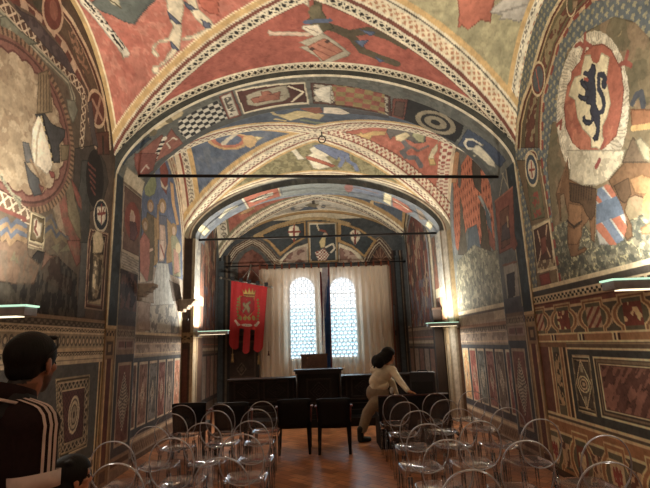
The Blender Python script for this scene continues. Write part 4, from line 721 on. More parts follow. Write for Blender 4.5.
def bay3wall(X,side):
    S=wall_surf(X,10.45,13.12,5.7,.026,.018,base=(116,110,100),gain=1.); Y,Z=S.q[:,0],S.q[:,1]
    if side>0: S.p[:,0]=np.interp(Y,[10.45,13.12],[XC+2.66,XC+2.42])
    S.put(fbm(Y,Z,3,3,181)>.52,(98,92,84),.7)
    yc=11.85; 
    def arch(a,top,cl): S.put((Z>1.95)&(np.abs(Y-yc)<a)&(Z<3.7+(top-3.7)*np.power(np.clip(1-((Y-yc)/a)**2,0,1),.6)),cl)
    arch(1.2,5.25,(196,182,150)); arch(1.08,5.1,(112,104,92)); arch(.98,5.0,(134,144,156)); arch(.88,4.9,(134,74,64) if side>0 else (150,92,70))
    m=(np.abs(Y-yc)<.85)&(Z<4.7)&(Z>1.95); S.put(m&(fbm(Y*2,Z*.7,4,3,182)>.53),(86,74,72),.85); S.put(m&(fbm(Y*2.5,Z*.8,4,2,183)>.62),(176,150,116),.8); S.put(m&(Z<3.1)&(fbm(Y*2,Z,4,2,184)>.5),(100,110,130),.7)
    def zb(z0,z1,cl,y0=10,y1=13.2): S.put((Z>=z0)&(Z<z1)&(Y>=y0)&(Y<y1),cl)
    zb(0,1.95,(96,82,72)); zb(1.85,1.92,(150,130,106)); zb(1.6,1.85,(104,86,78)); zb(1.66,1.68,(150,84,64)); zb(1.52,1.6,(150,134,110)); zb(.3,1.46,(56,54,56))
    for k in range(6): zb(.4,1.4,[(132,112,98),(116,84,72),(124,110,100),(110,78,70),(126,108,96),(120,90,78)][k],10.6+k*.42,10.93+k*.42)
    S.put((Y>12.8)&(Z>2),(92,104,112)); S.put((np.abs(Y-12.68)<.05),(70,54,44)); return S
WL3=bay3wall(XL,-1); WR3=bay3wall(XR,1)
# ================================================================== END WALL
YE=13.08
WE=yplane_surf(YE,XL,XR,0,5.7,.019,base=(70,76,80),gain=1.)
S=WE; X,Z=S.q[:,0],S.q[:,1]
q=lambda *p: crop(280,220,p); l=lambda *p: crop(180,220,p); r=lambda *p: crop(370,220,p)
S.put(fbm(X,Z,3,3,191)>.55,(58,64,70),.7)
top=ony(325,219,YE)[2]
S.put(Z>top,(196,182,150))
# two blind arches with red ground, left and right of the window
def garch(pts,wd,cl): S.line(pts,wd,cl)
la=l((270,300),(285,240),(330,175),(390,140),(425,122),(470,145),(520,190),(560,240),(585,250)); 
S.poly(l((285,488),(290,270),(330,190),(420,130),(500,180),(560,250),(580,488)),(78,80,78)); S.poly(l((340,488),(342,250),(380,195),(425,172),(480,210),(510,260),(512,488)),(122,68,52)); mk=S.mask(l((340,488),(342,250),(380,195),(425,172),(480,210),(510,260),(512,488))); S.put(mk&(fbm(X,Z,9,2,192)>.55),(100,52,42),.8)
for w_,cl in ((.24,(120,104,84)),(.20,(74,44,38)),(.13,(170,156,128)),(.08,(80,50,42)),(.03,(186,170,140))): S.line(la,w_,cl)
ra=q((500,245),(520,200),(550,150),(585,120),(620,160),(660,220),(690,250)); S.poly(q((505,260),(540,170),(590,135),(650,220),(690,300),(690,500),(505,500)),(60,48,44)); S.poly(q((530,260),(560,190),(590,150),(640,230),(640,300),(530,300)),(96,58,42)); 
for k in range(5): S.line(q((590,240),(540+k*25,200-20*(2-abs(k-2)))),.02,(140,100,70))
for w_,cl in ((.22,(120,104,84)),(.17,(74,44,38)),(.11,(170,156,128)),(.05,(80,50,42))): S.line(ra,w_,cl)
# spandrels with gold frames and small shields
e=lambda *p: crop(240,180,p)
S.poly(e((100,330),(200,285),(300,255),(388,240),(388,340),(320,380),(235,450),(170,370)),GOLD); S.poly(e((130,325),(220,285),(310,262),(375,252),(378,332),(310,370),(240,425),(185,365)),(60,70,76))
S.poly(q((340,10),(400,25),(470,50),(572,120),(500,225),(420,160),(340,130)),GOLD); S.poly(q((358,28),(400,38),(470,65),(550,122),(495,205),(430,150),(358,118)),(60,70,76))
RZW=ony(315,268,YE)[2]
sh1=e((283,300),(290,275),(318,265),(345,275),(352,300),(345,330),(318,362),(290,330)); S.poly(sh1,(222,210,180)); S.line(e((318,268),(318,360)),.05,(150,50,38)); S.line(e((284,305),(352,305)),.05,(150,50,38)); 
sh2=q((410,75),(425,60),(440,55),(460,60),(476,75),(470,110),(442,150),(418,115)); S.poly(sh2,(216,204,176)); S.line(q((442,62),(442,140)),.05,(140,50,40)); S.line(q((422,95),(464,95)),.04,(140,50,40)); S.line(q((428,75),(442,110),(458,75)),.03,(140,50,40))
# lunette heads over the two lights
S.poly(q((-10,245),(30,200),(90,160),(165,135),(165,250),(0,255)),(206,194,164)); S.poly(q((10,250),(50,200),(110,165),(155,155),(158,250)),(132,92,82)); S.poly(q((345,135),(420,165),(470,200),(500,250),(345,255)),(206,194,164)); S.poly(q((350,160),(420,185),(480,245),(350,250)),(132,92,82)); mk=S.mask(q((10,250),(50,200),(110,165),(155,155),(158,250)))|S.mask(q((350,160),(420,185),(480,245),(350,250))); S.put(mk&(fbm(X,Z,6,2,193)>.55),(186,160,140),.7)
S.poly(q((160,10),(338,8),(342,245),(170,250)),GOLD); S.poly(q((168,18),(330,16),(334,240),(178,244)),(196,186,160)); S.poly(q((174,26),(324,24),(328,236),(184,238)),(62,72,78))
S.poly(q((205,190),(260,165),(290,205),(270,238),(225,240)),(222,210,190)); mk=S.mask(q((205,190),(260,165),(290,205),(270,238),(225,240))); S.put(mk&(((X/.045).astype(int)+(Z/.045).astype(int))%2==0),(150,66,52)); S.poly(q((230,130),(250,95),(270,100),(265,160),(240,165)),(206,186,120)); S.line(q((235,60),(262,65),(275,85)),.06,(150,70,50)); S.line(q((270,160),(310,140),(322,165),(300,190)),.05,(206,196,170)); S.line(q((218,30),(228,60)),.04,(196,180,140)); S.ell(q((265,90))[0],q((278,90))[0],q((265,105))[0],(170,160,140))
S.line(e((90,330),(200,275),(320,240),(390,228),(480,226),(560,236),(640,260)),.10,(170,140,84))
# dado
def zb(z0,z1,cl,x0=-9,x1=9): S.put((Z>=z0)&(Z<z1)&(X>=x0)&(X<x1),cl)
zd=lambda v: ony(235,v,YE)[2]
zb(0,2.0,(52,42,36)); zb(1.9,2.0,(84,72,60)); 
for a,b in ((ony(229,350,YE)[0],ony(254,350,YE)[0]),(ony(398,350,YE)[0],ony(405,350,YE)[0])):
    zb(.75,1.75,(90,66,50),a-.05,b+.05); zb(.8,1.7,(66,48,38),a,b); dd=np.abs(X-(a+b)/2)/.14+np.abs(Z-1.0)/.18; S.put(dd<1,(110,86,66)); S.put(dd<.8,(56,42,34)); S.put(dd<.5,(100,76,58))
S.put((Z<RZW)&(Z>.6)&(X>ony(262,300,YE)[0])&(X<ony(389,300,YE)[0]),(226,218,204))  # pale ground added behind the curtains to bounce window light onto them
for px_,cl in ((395.5,(70,46,36)),(397.5,(30,30,32)),(400,(74,80,84)),(402,(36,34,34)),(403.5,(120,96,70)),(405,(50,40,36)),(407,(92,98,100))): S.put((Z<4.15)&(X>ony(px_-1.2,300,YE)[0]),cl)
for px_,cl in ((229,(40,36,34)),(226.5,(96,78,58)),(224.5,(34,34,36)),(222,(84,92,96)),(219.5,(40,38,36)),(217.5,(104,96,80))): S.put((Z<4.15)&(X<ony(px_+1,300,YE)[0]),cl)
for xx in (ony(218,300,YE)[0],ony(222,300,YE)[0],ony(400,300,YE)[0]): S.put((np.abs(X-xx)<.07)&(Z<4.0),(62,72,78)); S.put((np.abs(X-xx-.07)<.025)&(Z<4.0),(40,38,36))
# ------------------------------------------------------------------ window openings in the end wall
def wx(px,py): v=ony(px,py,YE); return v[0],v[2]
WINS=[]
for a,b in ((290.2,315.6),(330.6,357.2)):
    x0=wx(a,330)[0]; x1=wx(b,330)[0]; WINS.append((x0,x1,wx(325,358)[1],wx((a+b)/2,277)[1]))
def inwin(X,Z,w,g=0.):
    x0,x1,z0,z1=w; r=(x1-x0)/2; xc=(x0+x1)/2; zsp=z1-r
    return (X>x0-g)&(X<x1+g)&(Z>z0-g)&((Z<zsp)|(np.hypot(X-xc,Z-zsp)<r+g))
S=WE; X,Z=S.q[:,0],S.q[:,1]
S.hole=inwin(X,Z,WINS[0])|inwin(X,Z,WINS[1])
# irradiance differs over the hall; gains set the paint brightness of each surface
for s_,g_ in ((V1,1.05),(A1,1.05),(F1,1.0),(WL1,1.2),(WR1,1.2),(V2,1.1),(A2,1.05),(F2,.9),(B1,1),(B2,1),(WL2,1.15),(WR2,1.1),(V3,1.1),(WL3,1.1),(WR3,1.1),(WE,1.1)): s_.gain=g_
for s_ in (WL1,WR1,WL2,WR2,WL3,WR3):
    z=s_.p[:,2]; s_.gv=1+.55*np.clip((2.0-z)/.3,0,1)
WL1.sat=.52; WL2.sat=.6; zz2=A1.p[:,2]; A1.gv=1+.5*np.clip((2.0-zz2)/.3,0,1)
# plain rear bay (behind the camera) and the arch over the viewer
V0=vault_surf(BAY0,base=(150,120,96)); V0.put(fbm(V0.q[:,0],V0.q[:,1],2,3,7)>.55,(170,100,76),.7)
A0=soffit_surf(2.05,3.0,5.38,J,200,8,base=(112,106,92)); F0=arch_face((3.0,3.015),5.38,J,5.54,2.86,200,3,base=(74,74,66)); G0=arch_face((2.05,2.045),5.38,J,5.54,2.86,200,3,base=(74,74,66))
WL0=wall_surf(XL,-1.6,2.07,5.7,.2,.1,base=(120,92,70)); WR0=wall_surf(XR,-1.6,2.07,5.7,.2,.1,base=(120,92,70)); WN=yplane_surf(-1.6,XL,XR,0,5.7,.12,base=(120,96,74))
for s_ in (WL0,WR0,WN): s_.put(s_.p[:,2]<1.9,(110,84,66)); s_.put((s_.p[:,2]>1.9)&(s_.p[:,2]<2.0),(190,166,126))
def merge2(name,surfs):
    o=merge_surfs(name,surfs,FRESCO); return o
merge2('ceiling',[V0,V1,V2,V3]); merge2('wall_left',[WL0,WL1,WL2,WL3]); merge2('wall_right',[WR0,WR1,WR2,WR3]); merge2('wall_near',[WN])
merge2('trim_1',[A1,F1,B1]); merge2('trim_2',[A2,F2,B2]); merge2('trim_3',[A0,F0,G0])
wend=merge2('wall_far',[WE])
bm=bmesh.new(); bm.from_mesh(wend.data); bm.verts.ensure_lookup_table(); bmesh.ops.delete(bm,geom=[bm.verts[i] for i in np.nonzero(WE.hole)[0]],context='VERTS'); bm.to_mesh(wend.data); bm.free()
# ------------------------------------------------------------------ floor: brown-red terracotta laid in a herringbone
def floor_mat():
    m,nt,o=newmat('terracotta_floor'); L=nt.links.new
    b=N(nt,'ShaderNodeBsdfPrincipled'); tc=N(nt,'ShaderNodeTexCoord'); mp=N(nt,'ShaderNodeMapping'); mp.inputs['Rotation'].default_value=(0,0,rad(45))
    br=N(nt,'ShaderNodeTexBrick'); br.inputs['Scale'].default_value=1; br.inputs['Brick Width'].default_value=.26; br.inputs['Row Height'].default_value=.13; br.inputs['Mortar Size'].default_value=.004
    br.inputs['Color1'].default_value=(*lin((204,142,98)),1); br.inputs['Color2'].default_value=(*lin((158,102,70)),1); br.inputs['Mortar'].default_value=(*lin((84,50,36)),1)
    n=N(nt,'ShaderNodeTexNoise'); n.inputs['Scale'].default_value=3.; n.inputs['Detail'].default_value=6
    r=N(nt,'ShaderNodeMapRange'); r.inputs[3].default_value=.7; r.inputs[4].default_value=1.25; r.inputs[1].default_value=.3; r.inputs[2].default_value=.7
    sc=N(nt,'ShaderNodeVectorMath',operation='SCALE'); rr=N(nt,'ShaderNodeMapRange'); rr.inputs[3].default_value=.28; rr.inputs[4].default_value=.48
    bp=N(nt,'ShaderNodeBump'); bp.inputs['Strength'].default_value=.25; bp.inputs['Distance'].default_value=.004
    L(tc.outputs['Object'],mp.inputs['Vector']); L(mp.outputs[0],br.inputs['Vector']); L(tc.outputs['Object'],n.inputs['Vector']); L(n.outputs['Fac'],r.inputs[0]); L(br.outputs['Color'],sc.inputs[0]); L(r.outputs[0],sc.inputs['Scale']); L(sc.outputs[0],b.inputs['Base Color'])
    L(n.outputs['Fac'],rr.inputs[0]); L(rr.outputs[0],b.inputs['Roughness']); L(br.outputs['Fac'],bp.inputs['Height']); bp.invert=True; L(bp.outputs[0],b.inputs['Normal']); L(b.outputs[0],o.inputs[0]); b.inputs['Specular IOR Level'].default_value=.45
    return m
bm=bmesh.new(); bmesh.ops.create_grid(bm,x_segments=1,y_segments=1,size=1)
for v in bm.verts: v.co=(XC+v.co.x*W,5.74+v.co.y*7.36,0)
me=bpy.data.meshes.new('floor'); bm.to_mesh(me); bm.free(); me.materials.append(floor_mat()); fo=bpy.data.objects.new('floor',me); COL.objects.link(fo); fo['kind']='structure'
LAMPS_AND_FILL=[(-1,9.95),(1,9.62),(-1,3.35),(1,3.35),(-1,-.6),(1,-.6)]  # last pair: unseen fill lights added behind the viewer, without fixtures
LAMP_FILL_P={(-1,9.95):88,(1,9.62):62,(-1,3.35):84,(1,3.35):80,(-1,-.6):110,(1,-.6):110}
# ================================================================== THINGS
def V(*a): return Vector(a)
def mesh_obj(name,bm,mat,parent=None,smooth=True,loc=None):
    me=bpy.data.meshes.new(name); bm.normal_update(); bm.to_mesh(me); bm.free()
    if smooth:
        for p in me.polygons: p.use_smooth=True
    me.materials.append(mat); o=bpy.data.objects.new(name,me); COL.objects.link(o)
    if parent is not None: o.parent=parent
    if loc is not None: o.location=loc
    return o
def tag(o,label,cat,group=None):
    o['label']=label; o['category']=cat
    if group: o['group']=group
    return o
def thing(name,label,cat,loc=(0,0,0),rz=0,group=None):
    o=bpy.data.objects.new(name,None); COL.objects.link(o); o.empty_display_size=.1; o.location=loc; o.rotation_euler=(0,0,rz); return tag(o,label,cat,group)
def dup(root,loc,rz,label,group=None):
    r=root.copy(); COL.objects.link(r); r.location=loc; r.rotation_euler=(0,0,rz); r['label']=label
    if group: r['group']=group
    for ch in root.children:
        c=ch.copy(); COL.objects.link(c); c.parent=r
        for g in ch.children: d=g.copy(); COL.objects.link(d); d.parent=c
    return r
def abox(bm,c,s,rot=None,bev=0.,taper=None):
    r=bmesh.ops.create_cube(bm,size=1); vs=r['verts']
    for v in vs:
        k=1. if taper is None or v.co.z>0 else taper
        v.co=Vector((v.co.x*s[0]*k,v.co.y*s[1]*k,v.co.z*s[2]))
        if rot is not None: v.co=rot@v.co
        v.co+=Vector(c)
    if bev:
        es=list({e for v in vs for e in v.link_edges}); bmesh.ops.bevel(bm,geom=es,offset=bev,segments=2,affect='EDGES',profile=.6)
def box(name,c,s,mat,parent=None,bev=.004,rot=None,taper=None):
    bm=bmesh.new(); abox(bm,c,s,rot,bev,taper); return mesh_obj(name,bm,mat,parent,False)
def atube(bm,pts,r,n=8,cap=True,flat=None):
    pts=[Vector(p) for p in pts]; rs=r if hasattr(r,'__len__') else [r]*len(pts); rings=[]; prev=None
    for i,p in enumerate(pts):
        t=(pts[min(i+1,len(pts)-1)]-pts[max(i-1,0)]).normalized()
        if prev is None:
            u=t.cross(Vector((0,0,1))); 
            if u.length<.05: u=t.cross(Vector((0,1,0)))
        else: u=prev-t*prev.dot(t)
        u.normalize(); prev=u; w=t.cross(u)
        rings.append([bm.verts.new(p+u*math.cos(2*math.pi*k/n)*rs[i]+w*math.sin(2*math.pi*k/n)*rs[i]*(flat or 1)) for k in range(n)])
    for a,b in zip(rings[:-1],rings[1:]):
        for k in range(n): bm.faces.new((a[k],a[(k+1)%n],b[(k+1)%n],b[k]))
    if cap: bm.faces.new(rings[0][::-1]); bm.faces.new(rings[-1])
def tube(name,pts,r,mat,parent=None,n=8,flat=None):
    bm=bmesh.new(); atube(bm,pts,r,n,True,flat); return mesh_obj(name,bm,mat,parent)
def alathe(bm,prof,c=(0,0,0),n=20):
    rings=[[bm.verts.new((c[0]+r*math.cos(2*math.pi*k/n),c[1]+r*math.sin(2*math.pi*k/n),c[2]+z)) for k in range(n)] for r,z in prof]
    for a,b in zip(rings[:-1],rings[1:]):
        for k in range(n): bm.faces.new((a[k],a[(k+1)%n],b[(k+1)%n],b[k]))
    bm.faces.new(rings[0][::-1]); bm.faces.new(rings[-1])
def wpt(px,py,y): return Vector(ony(px,py,y))
# ------------------------------------------------------------------ materials of the things
def ghost_mat(name,tint,haze,rough,boost):
    m,nt,o=newmat(name); L=nt.links.new
    tr=N(nt,'ShaderNodeBsdfTransparent'); tr.inputs[0].default_value=(*tint,1)
    gl=N(nt,'ShaderNodeBsdfGlossy'); gl.inputs['Roughness'].default_value=rough; gl.inputs['Color'].default_value=(.95,.96,1,1)
    df=N(nt,'ShaderNodeBsdfDiffuse'); df.inputs['Color'].default_value=(.62,.62,.66,1)
    fr=N(nt,'ShaderNodeFresnel'); fr.inputs['IOR'].default_value=1.5; mp=N(nt,'ShaderNodeMath',operation='MULTIPLY'); mp.inputs[1].default_value=boost; mp.use_clamp=True
    lw=N(nt,'ShaderNodeLayerWeight'); lw.inputs['Blend'].default_value=.22; mh=N(nt,'ShaderNodeMath',operation='MULTIPLY_ADD'); mh.inputs[1].default_value=haze*2.2; mh.inputs[2].default_value=haze*.35; mh.use_clamp=True
    nz=N(nt,'ShaderNodeTexNoise'); nz.inputs['Scale'].default_value=6
    mm=N(nt,'ShaderNodeMath',operation='MULTIPLY'); mr=N(nt,'ShaderNodeMapRange'); mr.inputs[3].default_value=.7; mr.inputs[4].default_value=1.3
    a=N(nt,'ShaderNodeMixShader'); b=N(nt,'ShaderNodeMixShader')
    L(lw.outputs['Facing'],mh.inputs[0]); L(nz.outputs['Fac'],mr.inputs[0]); L(mh.outputs[0],mm.inputs[0]); L(mr.outputs[0],mm.inputs[1]); L(mm.outputs[0],a.inputs[0]); L(tr.outputs[0],a.inputs[1]); L(df.outputs[0],a.inputs[2]); L(fr.outputs[0],mp.inputs[0]); L(mp.outputs[0],b.inputs[0]); L(a.outputs[0],b.inputs[1]); L(gl.outputs[0],b.inputs[2]); L(b.outputs[0],o.inputs[0])
    return m
GH=ghost_mat('clear_polycarbonate',(.965,.96,.965),.035,.06,1.0); GHR=ghost_mat('clear_polycarbonate_edge',(.92,.91,.93),.85,.10,2.0); GHP=ghost_mat('clear_polycarbonate_leg',(.96,.955,.96),.06,.08,1.2); GHS=ghost_mat('clear_polycarbonate_seat',(.95,.945,.955),.06,.12,1.5)
IRON=plain('dark_iron',(34,30,28),.5,.5,.6); DWOOD=plain('dark_walnut',(30,21,18),.45,.35,var=.35,scale=9,bump=.1); DWOOD2=plain('blackened_walnut',(19,15,14),.55,.25,var=.35,scale=9,bump=.1); REDWOOD=plain('red_brown_lacquer',(112,44,36),.35,.5)
LEATHER=plain('near_black_leather',(15,10,12),.55,.22,var=.2,scale=40,bump=.05); STONE=plain('grey_brown_stone',(150,134,118),.8,.2,var=.2,scale=14,bump=.25); METAL=plain('brushed_steel',(150,150,152),.35,.5,.7); SILVER=plain('tarnished_silver',(150,148,140),.35,.5,.8)
BLACKP=plain('black_plastic',(24,24,27),.55,.4); CASE=plain('charcoal_covering',(50,50,56),.6,.4,var=.2,scale=60,bump=.1)
# ------------------------------------------------------------------ clear oval-backed chairs
def superoval(n,a,b,p=2.0): return [(a*math.copysign(abs(math.cos(t))**(2/p),math.cos(t)),b*math.copysign(abs(math.sin(t))**(2/p),math.sin(t))) for t in [2*math.pi*k/n for k in range(n)]]
def make_ghost():
    r=thing('clear_chair','x','chair')
    # seat: square slab with rounded corners, thick lip all round
    bm=bmesh.new(); o=superoval(36,.19,.21,5); lv=[]
    for z,k in ((.405,.97),(.455,1.),(.466,.985),(.466,.90),(.458,.86)): lv.append([bm.verts.new((x*k,.235+y*k,z)) for x,y in o])
    for a,b in zip(lv[:-1],lv[1:]):
        for k in range(36): bm.faces.new((a[k],a[(k+1)%36],b[(k+1)%36],b[k]))
    bm.faces.new(lv[-1]); mesh_obj('seat',bm,GHS,r)
    tilt=Matrix.Rotation(rad(9),3,'X'); bc=Vector((0,-.028,.675))
    bm=bmesh.new(); ring=[]
    for k_,yy in ((1,.0),(.97,.006),(.7,.016),(.35,.022)): ring.append([bm.verts.new(bc+tilt@Vector((x*k_,yy-.022,z*k_))) for x,z in superoval(44,.188,.212,2.15)])
    for a,b in zip(ring[:-1],ring[1:]):
        for k in range(44): bm.faces.new((a[k],a[(k+1)%44],b[(k+1)%44],b[k]))
    bm.faces.new(ring[-1]); bk=mesh_obj('backrest',bm,GH,r)
    bm=bmesh.new(); pts=[bc+tilt@Vector((x,-.018,z)) for x,z in superoval(52,.19,.214,2.15)]; n=8; R=[]
    for i,p in enumerate(pts):
        t=(pts[(i+1)%52]-pts[i-1]).normalized(); u=(p-bc).normalized(); w=t.cross(u).normalized(); u=w.cross(t)
        R.append([bm.verts.new(p+u*math.cos(2*math.pi*k/n)*.005+w*math.sin(2*math.pi*k/n)*.009) for k in range(n)])
    for i in range(52):
        a,b=R[i],R[(i+1)%52]
        for k in range(n): bm.faces.new((a[k],a[(k+1)%n],b[(k+1)%n],b[k]))
    mesh_obj('back_rim',bm,GHR,bk)
    for s in (-1,1):
        tube('back_post',[(s*.155,.04,.44),(s*.172,.012,.50),(s*.186,-.012,.58),(s*.192,-.03,.66)],[.014,.013,.011,.008],GHP,r,8)
        tube('leg',[(s*.150,.05,.42),(s*.158,.02,.2),(s*.166,-.01,.0)],[.021,.019,.016],GHP,r,6)
        tube('leg',[(s*.160,.415,.42),(s*.160,.425,.2),(s*.160,.43,.0)],[.020,.018,.015],GHP,r,6)
    return r
ORD=['front','second','third','fourth','fifth','rear']
chairs=dict(
 L={'aisle':[(-.80,6.54),(-.78,5.79),(-.72,4.94),(-.70,4.24),(-.70,3.41)],'middle':[(-1.33,6.42),(-1.25,5.79),(-1.19,4.91),(-1.27,4.18),(-1.38,3.36)],'wall':[(-1.86,6.46),(-1.74,5.67),(-1.67,4.82),(-1.74,4.14)]},
 R={'aisle':[(1.03,6.77),(1.01,5.94),(1.0,5.19),(.92,4.39),(.92,3.70),(.83,2.87)],'middle':[(1.58,6.77),(1.52,6.02),(1.45,5.22),(1.41,4.44),(1.46,3.57),(1.66,2.92)],'wall':[(2.11,6.86),(2.05,6.06),(1.95,5.17),(1.95,4.42),(2.07,3.64),(2.26,2.98)]})
proto=None; rr_=random.Random(3)
for blk,cols in chairs.items():
    for cn,lst in cols.items():
        for i,(cx,cy_) in enumerate(lst):
            where={'aisle':'column beside the aisle','middle':'middle column','wall':'column along the wall'}[cn]
            lab='clear plastic oval-backed chair, %s block, %s, %s row'%('left' if blk=='L' else 'right',where,ORD[i])
            gr='clear chairs in the %s block'%('left' if blk=='L' else 'right'); rz=rad(rr_.uniform(-4,4))
            if proto is None: proto=make_ghost(); proto.location=(cx,cy_+.06,0); proto.rotation_euler=(0,0,rz); proto['label']=lab; proto['group']=gr
            else: dup(proto,(cx,cy_+.06,0),rz,lab,gr)
# ------------------------------------------------------------------ dark leather armchairs in front
def make_dark():
    r=thing('leather_armchair','x','chair')
    bm=bmesh.new(); abox(bm,(0,.255,.42),(.50,.46,.11),bev=.025); mesh_obj('seat',bm,LEATHER,r)
    bm=bmesh.new(); n=9; F,B=[],[]
    for j in range(7):
        z=.37+.43*j/6; hw=.235+.02*j/6
        F.append([bm.verts.new((-hw+2*hw*i/(n-1),.02-.045*j/6+.02*(1-((i-4)/4)**2)*-1+.02,z-(.012 if j==6 and i in(0,8) else 0))) for i in range(n)])
        B.append([bm.verts.new((v.co.x,v.co.y-.042,v.co.z)) for v in F[-1]])
    for G,flip in ((F,0),(B,1)):
        for j in range(6):
            for i in range(n-1):
                q=(G[j][i],G[j][i+1],G[j+1][i+1],G[j+1][i]); bm.faces.new(q if flip else q[::-1])
    loop=[(j,0) for j in range(7)]+[(6,i) for i in range(1,n)]+[(j,n-1) for j in range(5,-1,-1)]+[(0,i) for i in range(n-2,0,-1)]
    for (a,b),(c,d) in zip(loop,loop[1:]+loop[:1]): bm.faces.new((F[a][b],F[c][d],B[c][d],B[a][b]))
    bmesh.ops.recalc_face_normals(bm,faces=bm.faces[:]); mesh_obj('backrest',bm,LEATHER,r)
    for s in (-1,1):
        bm=bmesh.new(); atube(bm,[(s*.215,.02,.40),(s*.222,-.01,.2),(s*.228,-.03,0)],[.032,.028,.021],4); mesh_obj('leg',bm,DWOOD2,r,False)
        bm=bmesh.new(); atube(bm,[(s*.235,.455,.40),(s*.24,.46,.2),(s*.242,.465,0)],[.03,.027,.02],4); mesh_obj('leg',bm,DWOOD2,r,False)
        a=tube('armrest',[(s*.245,.01,.67),(s*.275,.12,.665),(s*.28,.3,.655),(s*.27,.43,.64)],[.016,.022,.022,.018],REDWOOD,r,8,.7); a['label']='red-brown lacquered armrest'
        tube('arm_post',[(s*.268,.43,.64),(s*.262,.45,.5),(s*.25,.455,.38)],[.016,.016,.018],REDWOOD,r,6)
    return r
dk=None
for (cx,cy_,rz,lab) in ((-.43,7.44,2,'dark leather armchair left of the aisle centre, facing the podium'),(.17,7.36,-2,'dark leather armchair directly right of its twin, red-brown arms, facing the podium'),(-1.36,7.30,3,'dark leather armchair half hidden behind the middle column of left clear chairs'),(-2.02,7.44,4,'dark leather armchair nearest the left wall, behind the front clear chairs')):
    if dk is None: dk=make_dark(); dk.location=(cx,cy_+.03,0); dk.rotation_euler=(0,0,rad(rz)); dk['label']=lab; dk['group']='dark leather armchairs facing the podium'
    else: dup(dk,(cx,cy_+.03,0),rad(rz),lab)
# ------------------------------------------------------------------ the dais, bench, podium and high-backed chair
d=thing('wooden_dais','low dark wooden platform under the long bench and podium','platform',(0,9.65,0))
box('platform_top',(0,.95,.14),(4.15,1.9,.03),DWOOD2,d); box('riser',(0,.03,.0625),(4.11,.03,.125),DWOOD2,d); 
for s in (-1,1): box('side_board',(s*2.04,.96,.0625),(.03,1.85,.125),DWOOD2,d)
def lozenge_panel(bm,c,w,h,t=.012):
    abox(bm,(c[0],c[1],c[2]+h/2-.02),(w,t,.035)); abox(bm,(c[0],c[1],c[2]-h/2+.02),(w,t,.035))
    for s in (-1,1): abox(bm,(c[0]+s*(w/2-.018),c[1],c[2]),(.035,t,h-.07))
    for k in (1,.62,.3):
        a,b=w*.36*k,h*.36*k
        for (x0,z0),(x1,z1) in (((a,0),(0,b)),((0,b),(-a,0)),((-a,0),(0,-b)),((0,-b),(a,0))):
            p=Vector((c[0]+(x0+x1)/2,c[1],c[2]+(z0+z1)/2)); L_=math.hypot(x1-x0,z1-z0); abox(bm,p,(L_,t*.9,.018),Matrix.Rotation(-math.atan2(z1-z0,x1-x0),3,'Y'))
bx0,bx1=-1.97,1.98
b=thing('panelled_bench','long dark carved wooden bench running behind the podium','bench',(0,10.12,.155))
box('bench_top',((bx0+bx1)/2,.16,.765),(bx1-bx0,.42,.035),DWOOD,b,.008); bbody=box('bench_body',((bx0+bx1)/2,.19,.375),(bx1-bx0-.06,.30,.745),DWOOD2,b,.006); box('plinth',((bx0+bx1)/2,.17,.05),(bx1-bx0+.0,.36,.10),DWOOD2,b); box('moulding',((bx0+bx1)/2,.03,.30),(bx1-bx0-.04,.03,.03),DWOOD,b); box('moulding',((bx0+bx1)/2,.03,.22),(bx1-bx0-.04,.04,.02),DWOOD,b)
k=0; xx=bx0+.12
while xx<bx1-.3:
    bm=bmesh.new(); lozenge_panel(bm,(xx+.28,.03,.53),.54,.40); mesh_obj('carved_panel',bm,DWOOD,bbody,False); xx+=.615
p=thing('speaker_podium','dark carved wooden podium with curved top standing before the bench','podium',(-.055,9.75,.155))
bm=bmesh.new(); prof=[]
def slab(bm,pts,z0,z1):
    a=[bm.verts.new((x,y,z0)) for x,y in pts]; c_=[bm.verts.new((x,y,z1)) for x,y in pts]; n=len(pts)
    for i in range(n): bm.faces.new((a[i],a[(i+1)%n],c_[(i+1)%n],c_[i]))
    bm.faces.new(a[::-1]); bm.faces.new(c_)
def bowed(hw,d0,d1,bow,n=16): return [(-hw+2*hw*i/n,d0-bow*(1-(2*i/n-1)**2)) for i in range(n+1)]+[(hw,d1),(-hw,d1)]
slab(bm,bowed(.50,.0,.34,.10),.915,.95); mesh_obj('podium_top',bm,DWOOD,p,False)
bm=bmesh.new(); slab(bm,bowed(.43,.05,.32,.08),.0,.90); pbody=mesh_obj('podium_body',bm,DWOOD2,p,False)
bm=bmesh.new(); slab(bm,bowed(.47,.02,.33,.09),.86,.915); mesh_obj('cornice',bm,DWOOD,p,False)
bm=bmesh.new(); slab(bm,bowed(.47,.02,.33,.09),.0,.09); mesh_obj('plinth',bm,DWOOD2,p,False)
for s in (-1,1): tube('corner_column',[(s*.43,.02,.09),(s*.43,.02,.3),(s*.43,.02,.6),(s*.43,.02,.86)],[.03,.022,.026,.03],DWOOD,p,10)
bm=bmesh.new(); lozenge_panel(bm,(0,-.035,.52),.5,.5); mesh_obj('carved_panel',bm,DWOOD,pbody,False)
ch=thing('high_backed_chair','wooden high-backed chair with carved square back behind the podium','chair',(-.13,10.72,.155))
xa,xb,zt_=wpt(301,355,11.05).x+.13,wpt(327,355,11.05).x+.13,wpt(314,354,11.05).z-.155
WOODM=plain('brown_walnut',(84,58,46),.45,.4,var=.3,scale=8,bump=.1)
box('backrest',((xa+xb)/2,.33,zt_-.42),(xb-xa,.04,.84),WOODM,ch,.006); box('crest_rail',((xa+xb)/2,.33,zt_-.02),(xb-xa+.03,.06,.05),WOODM,ch,.006)
bm=bmesh.new(); lozenge_panel(bm,((xa+xb)/2,.305,zt_-.22),(xb-xa)*.86,.3,.014); mesh_obj('carved_panel',bm,WOODM,ch,False)
box('seat',((xa+xb)/2,.08,.43),(xb-xa,.46,.06),WOODM,ch,.01)
